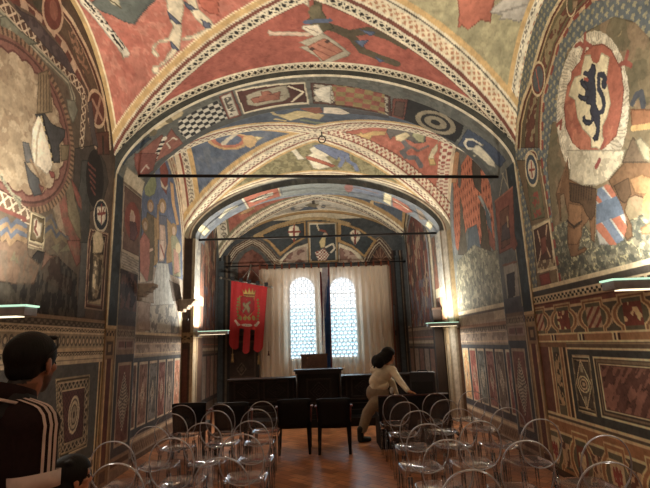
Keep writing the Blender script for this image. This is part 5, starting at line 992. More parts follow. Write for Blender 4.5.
for sx in (xa+.04,xb-.04):
    for sy in (-.12,.3): box('leg',(sx,sy,.2),(.05,.05,.40),WOODM,ch)
# ------------------------------------------------------------------ high-backed settee with the loudspeaker
EDGE=plain('dark_red_brown_edge',(70,32,30),.35,.5)
t=thing('high_backed_settee','dark leather settee with its tall back to the clear chairs, woman leaning on it','settee',(0,0,0))
dx0,dx1,dy0,dy1=.875,1.98,7.56,8.12
bk=box('backrest',((dx0+dx1)/2,dy0+.035,.385),(dx1-dx0,.07,.77),LEATHER,t,.012); o=box('top_rail',((dx0+dx1)/2,dy0+.035,.778),(dx1-dx0,.06,.02),EDGE,bk,.006); o['label']='dark red-brown top rail'
for xx in (dx0+.02,dx1-.02): box('side_panel',(xx,(dy0+dy1)/2+.035,.24),(.045,dy1-dy0-.07,.48),LEATHER,t,.008)
box('seat',((dx0+dx1)/2,(dy0+dy1)/2+.04,.36),(dx1-dx0-.09,dy1-dy0-.09,.11),LEATHER,t,.02)
sp=thing('loudspeaker','boxy charcoal portable loudspeaker with sloped top behind the settee back','speaker',(1.66,7.86,.4155),rad(-20))
bm=bmesh.new(); pr=[(-.13,0),(.13,0),(.13,.60),(.06,.69),(-.13,.69)]; 
a=[bm.verts.new((-.20,y,z)) for y,z in pr]; c_=[bm.verts.new((.20,y,z)) for y,z in pr]; n=len(pr)
for i in range(n): bm.faces.new((a[i],c_[i],c_[(i+1)%n],a[(i+1)%n]))
bm.faces.new(a); bm.faces.new(c_[::-1]); bmesh.ops.recalc_face_normals(bm,faces=bm.faces[:]); bmesh.ops.bevel(bm,geom=bm.edges[:],offset=.012,segments=2,affect='EDGES'); cab=mesh_obj('cabinet',bm,CASE,sp,False)
bm=bmesh.new(); abox(bm,(0,-.134,.30),(.34,.012,.5),bev=.004); mesh_obj('grille',bm,BLACKP,cab,False)
tube('handle',[(-.08,-.02,.69),(-.07,-.02,.712),(.07,-.02,.712),(.08,-.02,.69)],.009,BLACKP,cab)
# ------------------------------------------------------------------ tie rods and the ceiling ring
for nm,a,b_,lab in ((0,(135,176.2,6.62),(495,177,6.62),'long black iron tie rod spanning the nearest painted arch'),(1,(198,240,10.0),(436,233,10.0),'thinner black iron tie rod across the far arch below the shields')):
    A,B=wpt(*a),wpt(*b_); zr_=(A.z+B.z)/2; hw=J if nm==0 else 2.62
    r=tube('tie_rod',[(XC-hw-.02,a[2],A.z+(A.z-B.z)*.04),(XC+hw+.02,a[2],B.z)],.024 if nm==0 else .026,IRON,None,10); tag(r,lab,'rod')
pr=wpt(322,139.5,8.25); zt2=float(BAY2.z(pr.x,8.25)); r=thing('ceiling_ring','small black iron ring hanging from the crossing of the middle vault','ring',(pr.x,8.25,zt2))
bm=bmesh.new(); pts=[(0.066*math.cos(t_),.0,pr.z-zt2+.07*math.sin(t_)) for t_ in [2*math.pi*k/24 for k in range(25)]]; atube(bm,pts,.011,6,False); mesh_obj('ring',bm,IRON,r); tube('hook',[(0,0,.03),(0,0,pr.z-zt2+.06)],.012,IRON,r,6)
# ------------------------------------------------------------------ wall uplights
GLASS_E=plain('greenish_glass_lip',(190,220,200),.2,.5,emit=(190,235,205),es=.9); DIFF=plain('warm_diffuser',(240,230,205),.5,.3,emit=(255,236,196),es=1.6); LAMPM=plain('satin_aluminium',(150,146,148),.4,.5,.3)
def make_lamp():
    r=thing('wall_uplight','x','lamp')
    hs=box('housing',(.36,0,0),(.62,.15,.062),LAMPM,r,.004); g=box('glass_lip',(.365,0,.038),(.635,.16,.013),GLASS_E,hs,.002); g['label']='greenish glowing glass lip'; box('diffuser',(.34,0,-.034),(.52,.09,.006),DIFF,hs,.001); box('wall_bracket',(.03,0,-.01),(.06,.10,.12),LAMPM,r,.004); return r
lp=None
for (sx,y0),lab in zip(LAMPS_AND_FILL,('flat wall uplight glowing beside the red banner on the left','flat wall uplight above the settee on the right pier','flat wall uplight behind the man on the left wall','flat wall uplight under the striped shield on the right wall','unseen fill light added on the left behind the viewer','unseen fill light added on the right behind the viewer')):
    if y0<0: continue
    X0=(XC+sx*(2.62 if sx<0 else W)) if y0>9 else (XC+sx*2.745); off=.0
    if lp is None: lp=make_lamp(); o=lp; o['label']=lab
    else: o=dup(lp,(0,0,0),0,lab)
    o['group']='flat wall uplights'; o.location=(X0,y0,1.905 if y0>9 else (1.91 if sx<0 else 1.955)); o.rotation_euler=(0,0,0 if sx<0 else math.pi)
# ------------------------------------------------------------------ stone corbels
def corbel(name,y0,y1,x0,z1,proj,h,lab):
    r=thing(name,lab,'bracket',(x0,(y0+y1)/2,z1)); w_=(y1-y0)
    bm=bmesh.new(); abox(bm,(proj/2,0,-h*.1),(proj,w_,h*.2),bev=.006); mesh_obj('shelf_slab',bm,STONE,r,False)
    bm=bmesh.new()
    for k,(pf,z0,zz3) in enumerate(((.88,.2,.32),(.80,.32,.5),(.6,.5,.62),(.52,.62,.8),(.3,.8,1.0))): abox(bm,(proj*pf/2,0,-h*(z0+zz3)/2),(proj*pf,w_*(.97-.05*k),h*(zz3-z0)+.002),bev=.005)
    mesh_obj('stepped_bracket',bm,STONE,r,False); return r
zc1=wpt(150,284,7.12).z; corbel('stone_corbel',7.02,7.24,XL,zc1,.32,.24,'stepped grey stone corbel between the saints fresco and the nearer left pier')
zc2=wpt(180,300,9.5).z; cb=corbel('stone_corbel',9.34,9.62,XL,zc2,.34,.24,'pale stone corbel beside the far left pier, small pendant below')
tube('pendant',[(.16,0,-.24),(.16,0,-.36),(.16,0,-.40),(.16,0,-.44)],[.008,.008,.026,.004],IRON,cb)
# wooden post standing by the far right pier
y_=10.14; pa=wpt(435,308,y_); r=thing('wooden_post','tall dark brown wooden post standing beside the far right pier','post',(XC+2.62-.115,y_,0))
box('shaft',(0,0,pa.z/2),(.19,.15,pa.z-.06),plain('post_brown',(40,28,20),.6,.3,var=.3,scale=6),r,.006); box('cap',(0,0,pa.z-.02),(.22,.19,.05),plain('post_cap',(46,32,22),.6,.3),r,.006); box('base',(0,0,.04),(.22,.2,.08),DWOOD,r,.006)
# ------------------------------------------------------------------ windows (two lights glazed with bottle-glass roundels)
def pane_mat():
    m,nt,o=newmat('bottle_glass'); L=nt.links.new; a=N(nt,'ShaderNodeVertexColor',layer_name='Col'); tr=N(nt,'ShaderNodeBsdfTransparent'); tl=N(nt,'ShaderNodeBsdfTranslucent'); mx=N(nt,'ShaderNodeMixShader'); mx.inputs[0].default_value=.06
    L(a.outputs['Color'],tr.inputs[0]); L(a.outputs['Color'],tl.inputs[0]); L(tr.outputs[0],mx.inputs[1]); L(tl.outputs[0],mx.inputs[2]); L(mx.outputs[0],o.inputs[0]); return m
PANE=pane_mat(); FRAME=plain('grey_stone_frame',(120,112,104),.8,.2)
for wi,w_ in enumerate(WINS):
    x0,x1,z0,z1=w_; nx=90; nz=int(90*(z1-z0)/(x1-x0)); X,Z=np.meshgrid(np.linspace(x0,x1,nx),np.linspace(z0,z1,nz)); X=X.ravel(); Z=Z.ravel()
    D=(x1-x0)/6.2; row=np.floor((Z-z0)/(D*.87)); fx=((X-x0)/D+.5*(row%2))%1-.5; fz=(((Z-z0)/(D*.87))%1-.5)*.87; dd=np.hypot(fx,fz)
    c=np.tile(lin((24,76,104)),(len(X),1)); c[dd<.43]=lin((235,248,252)); c[(dd<.47)&(dd>=.40)]=lin((10,40,62)); low=np.clip(1-(Z-z0)/(z1-z0)*1.25,0,1); c[dd<.40]=lin((246,252,255)); 
    cres=(dd<.40)&(fz>.02-.1*0)&(low>.25); c[cres]=lin((150,205,222))
    o=grid_mesh('window_%d'%(wi+1),np.stack([X,np.full(len(X),YE+.10),Z],1),nz,nx,c,PANE); o['kind']='structure'
    bm=bmesh.new(); bm.from_mesh(o.data); bm.verts.ensure_lookup_table(); bad=[v for v in bm.verts if not inwin(v.co.x,v.co.z,w_)]; bmesh.ops.delete(bm,geom=bad,context='VERTS'); bm.to_mesh(o.data); bm.free()
    # splayed stone reveal
    bm=bmesh.new(); r_=(x1-x0)/2; xc=(x0+x1)/2; zs_=z1-r_; outl=[(x0,z0),(x1,z0),(x1,zs_)]+[(xc+r_*math.cos(t_),zs_+r_*math.sin(t_)) for t_ in [math.pi*k/14 for k in range(1,14)]]+[(x0,zs_)]
    def ex(p,g): return (xc+(p[0]-xc)*(1+g),zs_+(p[1]-zs_)*(1+g*.6))
    rings=[[bm.verts.new((*ex(p,g)[:1],yy,ex(p,g)[1])) for p in outl] for g,yy in ((.12,YE-.012),(.05,YE-.012),(-.01,YE+.11),(.12,YE+.11))]
    for A,B in zip(rings[:-1],rings[1:]):
        for i in range(len(outl)): bm.faces.new((A[i],A[(i+1)%len(outl)],B[(i+1)%len(outl)],B[i]))
    o2=mesh_obj('window_frame',bm,FRAME,o,False); 
    bars=bmesh.new()
    for k in (1,2,3,4): atube(bars,[(x0,YE+.085,z0+(z1-z0)*k/5),(x1,YE+.085,z0+(z1-z0)*k/5)],.009,6)
    mesh_obj('glazing_bars',bars,IRON,o2)
# ------------------------------------------------------------------ curtains
def curtain_mat():
    m,nt,o=newmat('sheer_cream_cloth'); L=nt.links.new; tc=N(nt,'ShaderNodeTexCoord'); nz=N(nt,'ShaderNodeTexNoise'); nz.inputs['Scale'].default_value=120
    cr=N(nt,'ShaderNodeMapRange'); cr.inputs[3].default_value=.85; cr.inputs[4].default_value=1.05
    col=N(nt,'ShaderNodeVectorMath',operation='SCALE'); col.inputs[0].default_value=tuple(lin((242,220,196)))
    df=N(nt,'ShaderNodeBsdfDiffuse'); tl=N(nt,'ShaderNodeBsdfTranslucent'); tr=N(nt,'ShaderNodeBsdfTransparent'); a=N(nt,'ShaderNodeMixShader'); b=N(nt,'ShaderNodeMixShader'); a.inputs[0].default_value=.65; b.inputs[0].default_value=.48
    L(tc.outputs['Object'],nz.inputs['Vector']); L(nz.outputs['Fac'],cr.inputs[0]); L(cr.outputs[0],col.inputs['Scale']); L(col.outputs[0],df.inputs[0]); L(col.outputs[0],tl.inputs[0]); L(df.outputs[0],a.inputs[1]); L(tl.outputs[0],a.inputs[2]); L(a.outputs[0],b.inputs[1]); L(tr.outputs[0],b.inputs[2]); L(b.outputs[0],o.inputs[0]); return m
CURT=curtain_mat(); TAB=plain('rust_brown_webbing',(104,56,40),.8,.2); YC=12.86
RZ=wpt(315,264,YC).z; RX0,RX1=wpt(225,264,YC).x,wpt(406,262.5,YC).x
rod=thing('curtain_rod','thin black curtain rod across the end wall above both windows','rod',(0,YC,RZ)); tube('rod',[(RX0,0,0),(RX1,0,0)],.016,IRON,rod)
for xx in (RX0+.03,RX1-.03): box('bracket',(xx,.11,0),(.03,.2,.05),IRON,rod)
def curtain(px0,px1,lab,seed,zb):
    X0,X1=wpt(px0,320,YC).x,wpt(px1,320,YC).x; r=thing('sheer_curtain',lab,'curtain',(X0,YC,RZ)); rd=random.Random(seed); n=240; m=30; W_=X1-X0; H_=RZ-.10-zb; bm=bmesh.new(); ph=[rd.uniform(0,6) for _ in range(4)]
    G=[]
    for j in range(m+1):
        t=j/m; row=[]
        for i in range(n+1):
            u=i/n; amp=.022+.035*t; y=amp*math.sin(u*2*math.pi*W_/.17+ph[0]+.8*math.sin(u*9+ph[1]))+.012*math.sin(u*2*math.pi*W_/.07+ph[2])*t; row.append(bm.verts.new((u*W_+.01*math.sin(u*40+t*3),y,-.09-H_*t)))
        G.append(row)
    for j in range(m):
        for i in range(n): bm.faces.new((G[j][i],G[j][i+1],G[j+1][i+1],G[j+1][i]))
    r_cloth=mesh_obj('curtain_cloth',bm,CURT,r); k=int(W_/.2)
    for i in range(k+1):
        x=.03+(W_-.06)*i/k; bm=bmesh.new(); pts=[(x,.024,-.12),(x,.026,-.02),(x,.014,.022),(x,-.014,.022),(x,-.026,-.02),(x,-.024,-.12)]
        L=[[bm.verts.new((p[0]+s*.022,p[1],p[2])) for s in (-1,1)] for p in pts]
        for a,b in zip(L[:-1],L[1:]): bm.faces.new((a[0],a[1],b[1],b[0]))
        mesh_obj('tab_loop',bm,TAB,r)
    return r
c1_=curtain(259,321.5,'left sheer cream curtain with rust tab loops over the left window',1,.45); c2_=curtain(329.5,393,'right sheer cream curtain with rust tab loops over the right window',2,.45)
tp_=wpt(268.6,353,YC-.1); bm=bmesh.new(); alathe(bm,[(.004,.3),(.004,.06),(.02,.04),(.014,.02),(.026,-.05),(.03,-.07)],(tp_.x-c1_.location.x,-.1,tp_.z-RZ),10); o=mesh_obj('tassel',bm,plain('dark_red_cord',(70,34,30),.8,.2),c1_)
# dark edging band of the right curtain
box('edge_braid',(wpt(393,320,YC).x-c2_.location.x+.01,0,-.09-(RZ-.55)/2),(.03,.03,RZ-.55),TAB,c2_,.004)
# ------------------------------------------------------------------ red banner
YB=12.55
bp0=wpt(249,280,YB); bn=thing('hanging_banner','long red three-tailed banner with gold crown and wreath hung on silver crossbar','banner',(bp0.x,YB,bp0.z))
qTL,qTR,qBL,qBR=wpt(231.2,279.6,YB),wpt(267.6,285.8,YB),wpt(228.4,352,YB),wpt(262.5,356,YB)
nu,nv=150,300; U,T=np.meshgrid(np.linspace(0,1,nu),np.linspace(0,1,nv)); U=U.ravel(); T=T.ravel()
lerp=lambda a,b,t:np.outer(1-t,np.array(a))+np.outer(t,np.array(b))
PT=lerp(qTL,qTR,U)*(1-T)[:,None]+lerp(qBL,qBR,U)*T[:,None]; PT[:,1]+=.03*np.sin(U*11+.6)*(.3+T)+.012*np.sin(U*27+T*4)
S=Surf(PT,np.stack([U,T],1),(nv,nu),lambda a,b:ony(a,b,YB),lambda v:np.array(_uv(v)),base=(176,30,34))
def _uv(v):
    t=.3; u=.5
    for _ in range(12):
        L_=np.array(qTL)*(1-t)+np.array(qBL)*t; R_=np.array(qTR)*(1-t)+np.array(qBR)*t; u=(v[0]-L_[0])/(R_[0]-L_[0]); zt=(qTL.z*(1-u)+qTR.z*u); zb_=(qBL.z*(1-u)+qBR.z*u); t=(zt-v[2])/(zt-zb_)
    return u,t
S.n1=fbm(U*3,T*6,1,3,3); S.n2=fbm(U*20,T*40,1,2,4); S.n3=np.full(len(U),.5)
bz=lambda *p: crop(225,260,p,4.64)
GO=(190,160,84)
S.poly(bz((80,135),(92,150),(95,132),(105,150),(112,126),(120,150),(128,130),(133,150),(142,138),(138,172),(88,168)),GO); S.put(S.mask(bz((88,158),(138,160),(137,166),(88,164))),(110,40,30))
S.poly(bz((68,168),(135,170),(136,230),(104,268),(70,230)),(150,28,32)); S.line(bz((68,168),(135,170),(136,235),(104,268),(70,232),(68,168)),.03,(150,120,70))
S.poly(bz((82,200),(92,196),(95,205),(105,195),(118,188),(120,200),(110,208),(118,225),(112,250),(104,240),(98,226),(90,240),(84,250),(82,235),(92,222),(84,214)),(140,128,96)); S.line(bz((108,215),(88,190),(100,185)),.02,(140,128,96))
for k in range(7): 
    for (cx_,cy2) in ((62-(3-abs(k-3))*1.5,180+k*15),(152+(3-abs(k-3))*1.5,185+k*15)): S.ell(bz((cx_,cy2))[0],bz((cx_+6,cy2))[0],bz((cx_,cy2+6))[0],(120,112,56))
for k in range(4): S.ell(bz((72+k*20,272+abs(1.5-k)*-2))[0],bz((80+k*20,272))[0],bz((72+k*20,280))[0],(150,136,70))
S.line(bz((48,282),(60,300),(104,303),(145,303),(155,290)),.07,(206,190,170)); S.line(bz((62,301),(142,304)),.02,(120,80,60),1,(.06,.5))
edge=np.where((T<.012)|(U<.012)|(U>.988),1,0).astype(bool); S.put(edge,(130,20,26))
tail=np.where(U<.36,.86-.02+.14*np.sqrt(np.clip(1-((U-.17)/.18)**2,0,1))*.85,np.where(U<.66,.82+.18*np.sqrt(np.clip(1-((U-.50)/.16)**2,0,1)),.86-.02+.14*np.sqrt(np.clip(1-((U-.84)/.17)**2,0,1))*.85))
slot=((np.abs(U-.36)<.03)|(np.abs(U-.665)<.03))&(T>.62); arch_=((np.abs(U-.355)<.055)|(np.abs(U-.665)<.055))&(T>.66)
f=((1-.1)+.2*S.n1)*(.9+.2*S.n2); cc=np.clip(S.c*f[:,None],.002,.9)
PL=PT-np.array([bp0.x,YB,bp0.z])
BANM,nt,o_=newmat('red_velvet'); b_=N(nt,'ShaderNodeBsdfPrincipled'); a_=N(nt,'ShaderNodeVertexColor',layer_name='Col'); b_.inputs['Roughness'].default_value=.7; b_.inputs['Sheen Weight'].default_value=.3; nt.links.new(a_.outputs[0],b_.inputs['Base Color']); nt.links.new(b_.outputs[0],o_.inputs[0])
o=grid_mesh('banner_cloth',PL,nv,nu,cc,BANM,bn); bm=bmesh.new(); bm.from_mesh(o.data); bm.verts.ensure_lookup_table(); bmesh.ops.delete(bm,geom=[bm.verts[i] for i in np.nonzero((T>tail)|arch_)[0]],context='VERTS'); bm.to_mesh(o.data); bm.free()
def LB(px,py,dy=0): return Vector(ony(px,py,YB))-Vector((bp0.x,YB-dy,bp0.z))
tube('crossbar',[LB(221,278),LB(271.5,287)],.022,SILVER,bn,8)
for e_ in ((221,278),(271.5,287)): bm=bmesh.new(); bmesh.ops.create_icosphere(bm,subdivisions=2,radius=.045); bmesh.ops.translate(bm,verts=bm.verts[:],vec=LB(*e_)); mesh_obj('finial',bm,SILVER,bn)
tube('hanger_rod',[LB(247,281),LB(251,264.6)],.02,SILVER,bn); tube('cord',[LB(250.5,268),LB(240,281.4)],.007,SILVER,bn,5); tube('cord',[LB(250.5,268),LB(266,285.5)],.007,SILVER,bn,5)
for k in range(5): u=.04+.23*k; v_=qTL.lerp(qTR,u)-Vector((bp0.x,YB,bp0.z)); box('loop',(v_.x,0,v_.z+.03),(.10,.05,.11),BLACKP,bn,.01)
TAS=plain('straw_tassel',(150,120,80),.8,.2)
for px,py in ((232,357),(258.4,359)):
    q_=LB(px,py); bm=bmesh.new(); alathe(bm,[(.006,.55),(.006,.10),(.03,.06),(.02,.03),(.036,-.1),(.04,-.14)],(q_.x,.06,q_.z),10); mesh_obj('tassel',bm,TAS,bn)
# ------------------------------------------------------------------ furled flag between the curtains
YF_=12.62; f0=wpt(331.6,372,YF_); fl=thing('furled_flag','furled blue flag hanging on a red-brown staff between the curtains','flag',(f0.x,YF_,.0))
def LF(px,py,dy=0): return Vector(ony(px,py,YF_))-Vector((f0.x,YF_-dy,.0))
tube('flag_staff',[(0.02,0,.03),LF(331.4,366),LF(328.4,264)],.026,REDWOOD,fl,8); bm=bmesh.new(); alathe(bm,[(.17,0),(.17,.03),(.06,.06),(.035,.16)],(0.02,0,0),16); mesh_obj('flag_stand',bm,IRON,fl)
def drape(name,L,R,col,ny=30,nx=24,amp=.03,f=5):
    bm=bmesh.new(); G=[]
    for j in range(ny+1):
        t=j/ny; k=t*(len(L)-1); a=int(min(k,len(L)-2)); fr=k-a; l=LF(*L[a]).lerp(LF(*L[a+1]),fr); r=LF(*R[a]).lerp(LF(*R[a+1]),fr)
        G.append([bm.verts.new(l.lerp(r,i/nx)+Vector((0,-.03+amp*math.sin(i/nx*2*math.pi*f+t*2),0))) for i in range(nx+1)])
    for j in range(ny):
        for i in range(nx): bm.faces.new((G[j][i],G[j][i+1],G[j+1][i+1],G[j+1][i]))
    return mesh_obj(name,bm,plain(name+'_cloth',col,.8,.2,var=.25,scale=8),fl)
o=drape('flag_blue',[(324.5,292),(324,310),(325,335),(326,368)],[(329,275),(329.7,310),(330.3,335),(331,368)],(62,92,140)); o['label']='deep blue flag cloth'
o=drape('flag_white',[(322,268),(321.5,285),(323,305),(324.5,318)],[(328,268),(327.5,285),(326.5,300),(325.5,318)],(190,182,186)); o['label']='pale grey-white fold of the flag'
o=drape('flag_red',[(319.8,272),(320,290),(321.5,315),(322,345)],[(321.3,272),(322.2,290),(323.2,315),(322.6,345)],(112,38,36),f=2); o['label']='dark red fold of the flag'
# ================================================================== PEOPLE
def cone_mesh(bm,a,b,ra,rb,n=18,m=8):
    a,b=Vector(a),Vector(b); d=b-a; L_=d.length or 1e-6; t=d/L_; u=t.orthogonal().normalized(); w=t.cross(u)
    rows=[]
    for k in range(m+1): th=math.pi/2*k/m; rows.append((a-t*ra*math.cos(th),ra*math.sin(th)))
    for k in range(1,4): rows.append((a+d*k/4,ra+(rb-ra)*k/4))
    for k in range(m+1): th=math.pi/2*k/m; rows.append((b+t*rb*math.sin(th),rb*math.cos(th)))
    R=[[bm.verts.new(p+(u*math.cos(2*math.pi*i/n)+w*math.sin(2*math.pi*i/n))*max(r,1e-4)) for i in range(n)] for p,r in rows]
    for A,B in zip(R[:-1],R[1:]):
        for i in range(n): bm.faces.new((A[i],A[(i+1)%n],B[(i+1)%n],B[i]))
    bm.faces.new(R[0][::-1]); bm.faces.new(R[-1])
def ell_mesh(bm,c,r,rot=None):
    q=bmesh.ops.create_uvsphere(bm,u_segments=28,v_segments=18,radius=1)
    for v in q['verts']:
        p=Vector((v.co.x*r[0],v.co.y*r[1],v.co.z*r[2])); v.co=(rot@p if rot is not None else p)+Vector(c)
def blob(name,prims,voxel,smooth,mat,parent,origin=(0,0,0),color=None,cut=None):
    """closed rounded solids fused by voxel remesh into one continuous surface"""
    bm=bmesh.new()
    for p in prims:
        if p[0]=='c': cone_mesh(bm,*p[1:])
        else: ell_mesh(bm,*p[1:])
    bmesh.ops.recalc_face_normals(bm,faces=bm.faces[:])
    me=bpy.data.meshes.new(name); bm.to_mesh(me); bm.free(); o=bpy.data.objects.new(name,me); COL.objects.link(o)
    r=o.modifiers.new('r','REMESH'); r.mode='VOXEL'; r.voxel_size=voxel; r.use_smooth_shade=True
    s=o.modifiers.new('s','SMOOTH'); s.factor=.5; s.iterations=smooth
    dg=bpy.context.evaluated_depsgraph_get(); dg.update(); m2=bpy.data.meshes.new_from_object(o.evaluated_get(dg)); o.modifiers.clear(); o.data=m2; bpy.data.meshes.remove(me); m2.name=name
    if cut:
        bm=bmesh.new(); bm.from_mesh(m2); bmesh.ops.delete(bm,geom=[v for v in bm.verts if cut(v.co)],context='VERTS'); bm.to_mesh(m2); bm.free()
    co=np.empty(len(m2.vertices)*3,np.float32); m2.vertices.foreach_get('co',co); co=co.reshape(-1,3)
    if color is not None:
        c=color(co.astype(float)); at=m2.color_attributes.new('Col','FLOAT_COLOR','POINT'); at.data.foreach_set('color',np.concatenate([c,np.ones((len(co),1))],1).astype(np.float32).ravel())
    co=co-np.array(origin,np.float32); m2.vertices.foreach_set('co',np.ascontiguousarray(co).ravel()); m2.update()
    for p in m2.polygons: p.use_smooth=True
    m2.materials.clear(); m2.materials.append(mat); o.parent=parent; return o
def skinmat(name):
    m,nt,o=newmat(name); b=N(nt,'ShaderNodeBsdfPrincipled'); a=N(nt,'ShaderNodeVertexColor',layer_name='Col'); b.inputs['Roughness'].default_value=.5; b.inputs['Subsurface Weight'].default_value=.08; b.inputs['Subsurface Radius'].default_value=(.01,.004,.002)
    n=N(nt,'ShaderNodeTexNoise'); n.inputs['Scale'].default_value=40; r=N(nt,'ShaderNodeMapRange'); r.inputs[3].default_value=.88; r.inputs[4].default_value=1.1; s=N(nt,'ShaderNodeVectorMath',operation='SCALE'); L=nt.links.new
    L(n.outputs['Fac'],r.inputs[0]); L(a.outputs['Color'],s.inputs[0]); L(r.outputs[0],s.inputs['Scale']); L(s.outputs[0],b.inputs['Base Color']); L(b.outputs[0],o.inputs[0]); return m
SKIN=skinmat('skin'); 
def hairmat(name,col):
    m,nt,o=newmat(name); b=N(nt,'ShaderNodeBsdfPrincipled'); b.inputs['Roughness'].default_value=.62; b.inputs['Specular IOR Level'].default_value=.25; tc=N(nt,'ShaderNodeTexCoord'); mp=N(nt,'ShaderNodeMapping'); mp.inputs['Scale'].default_value=(160,160,22); n=N(nt,'ShaderNodeTexNoise'); n.inputs['Scale'].default_value=1; n.inputs['Detail'].default_value=4
    cr=N(nt,'ShaderNodeValToRGB'); c=lin(col); cr.color_ramp.elements[0].color=(*(c*.5),1); cr.color_ramp.elements[1].color=(*np.clip(c*1.9,0,1),1); cr.color_ramp.elements[0].position=.35; cr.color_ramp.elements[1].position=.75; bp=N(nt,'ShaderNodeBump'); bp.inputs['Strength'].default_value=.5; bp.inputs['Distance'].default_value=.004; L=nt.links.new
    L(tc.outputs['Object'],mp.inputs[0]); L(mp.outputs[0],n.inputs['Vector']); L(n.outputs['Fac'],cr.inputs[0]); L(cr.outputs[0],b.inputs['Base Color']); L(n.outputs['Fac'],bp.inputs['Height']); L(bp.outputs[0],b.inputs['Normal']); L(b.outputs[0],o.inputs[0]); return m
HAIR=hairmat('near_black_hair',(13,10,9))
EYEW=plain('eye',(60,40,30),.2,.5,var=.05)
def frame(fwd,up=(0,0,1)):
    f=Vector(fwd).normalized(); u=Vector(up); r=f.cross(u).normalized(); u=r.cross(f).normalized(); return r,f,u   # right, forward, up
def head_prims(C,fr,s=1.):
    r,f,u=fr; R=Matrix((r,f,u)).transposed(); L=lambda x,y,z:Vector(C)+(r*x+f*y+u*z)*s; e=lambda a,b,c:(a*s,b*s,c*s)
    pr=[('e',L(0,-.012,.035),e(.076,.096,.082),R),('e',L(0,.028,-.035),e(.060,.066,.082),R),('e',L(0,.070,-.088),e(.026,.022,.020),R),('e',L(0,.045,-.075),e(.046,.042,.030),R),
        ('e',L(0,.075,.028),e(.050,.020,.014),R),('c',L(0,.090,.010),L(0,.106,-.022),.009*s,.013*s),('e',L(.013,.096,-.028),e(.009,.010,.008),R),('e',L(-.013,.096,-.028),e(.009,.010,.008),R),
        ('e',L(0,.090,-.052),e(.022,.010,.006),R),('e',L(0,.088,-.062),e(.019,.010,.007),R),('e',L(.045,.055,-.012),e(.022,.024,.018),R),('e',L(-.045,.055,-.012),e(.022,.024,.018),R)]
    for sx in (-1,1):
        pr+= [('e',L(sx*.080,-.005,-.008),e(.010,.020,.031),R@Matrix.Rotation(sx*.35,3,'Z')),('e',L(sx*.074,.002,-.034),e(.008,.010,.011),R)]
    return pr,L
def hand_prims(W,d,up,side,s=1.,curl=.35):
    """wrist W, pointing d, 'up' = back of the hand; thumb on 'side' (+1: to the right of d seen from the back)"""
    d=Vector(d).normalized(); n=Vector(up); n=(n-d*n.dot(d)).normalized(); t=d.cross(n)*side; P=lambda a,b,c:Vector(W)+(d*a+t*b+n*c)*s
    pr=[('c',P(0,0,0),P(.035,.0,0),.024*s,.026*s)]
    for k,(b,l) in enumerate(((.030,.072),(.010,.080),(-.010,.074),(-.029,.058))):
        base=P(.078,b*.95,.0); pr.append(('c',P(.02,b*.45,0),base,.017*s,.0125*s))
        m=P(.078+l*.45,b*1.08,-l*.45*curl); tip=P(.078+l*.85,b*1.12,-l*(.45*curl+.55*curl*1.6)); pr+=[('c',base,m,.0098*s,.0088*s),('c',m,tip,.0088*s,.0072*s)]
    pr+=[('c',P(.018,.022,-.004),P(.048,.050,-.010),.015*s,.012*s),('c',P(.048,.050,-.010),P(.082,.062,-.016),.0108*s,.0088*s)]
    return pr
def fill(lst): return lst
# ---- the man in the foreground, seen from behind, head turned to the right
th=rad(24); mf=Vector((math.sin(th),math.cos(th),0)); mr,mf,mu=frame(mf)
nb=wpt(5,403,1.74); base=Vector((nb.x,nb.y,0)); zn=nb.z
man=thing('person','man seen from behind in black shirt with white shoulder stripes, sunglasses on his head','person',(base.x,base.y,0))
BP=lambda x,y,z: base+mr*x+mf*y+Vector((0,0,z))
hc=wpt(31.5,364,1.80); hth=rad(8); hf=frame((math.sin(hth),math.cos(hth),-.10)); hp,HL=head_prims(hc,hf,.94)
zs=zn-.055
neck=[('c',BP(.0,.02,zn-.03),hc-Vector((0,0,.07))-hf[1]*.02,.062,.056)]
def limb(a,b,c,ra,rb,rc): return [('c',a,b,ra,rb),('c',b,c,rb,rc)]
shR,shL=BP(.172,.0,zs-.02),BP(-.172,.0,zs-.02); elR,elL=BP(.212,-.01,zs-.31),BP(-.212,-.01,zs-.31); wrR,wrL=BP(.215,.14,zs-.53),BP(-.215,.14,zs-.53)
hipR,hipL=BP(.095,0,.88),BP(-.095,0,.88); knR,knL=BP(.105,.02,.48),BP(-.105,.02,.48); anR,anL=BP(.11,-.02,.09),BP(-.11,-.02,.09)
tor=[('e',BP(0,0,zs-.12),(.165,.105,.16),Matrix((mr,mf,mu)).transposed()),('e',BP(0,.0,zs-.30),(.16,.10,.17),Matrix((mr,mf,mu)).transposed()),('e',BP(0,0,.93),(.165,.115,.13),Matrix((mr,mf,mu)).transposed()),('c',BP(0,0,.95),BP(0,0,zs-.2),.115,.12),('c',BP(.05,0,zs),shR,.055,.050),('c',BP(-.05,0,zs),shL,.055,.050)]
arms=limb(shR,elR,wrR,.052,.041,.029)+limb(shL,elL,wrL,.052,.041,.029); legs=limb(hipR,knR,anR,.085,.06,.043)+limb(hipL,knL,anL,.085,.06,.043)
feet=[('c',anR+Vector((0,0,-.04)),anR+mf*.15+Vector((0,0,-.055)),.042,.034),('c',anL+Vector((0,0,-.04)),anL+mf*.15+Vector((0,0,-.055)),.042,.034)]
hands=hand_prims(wrR,(wrR-elR),mr,1)+hand_prims(wrL,(wrL-elL),-mr,-1)
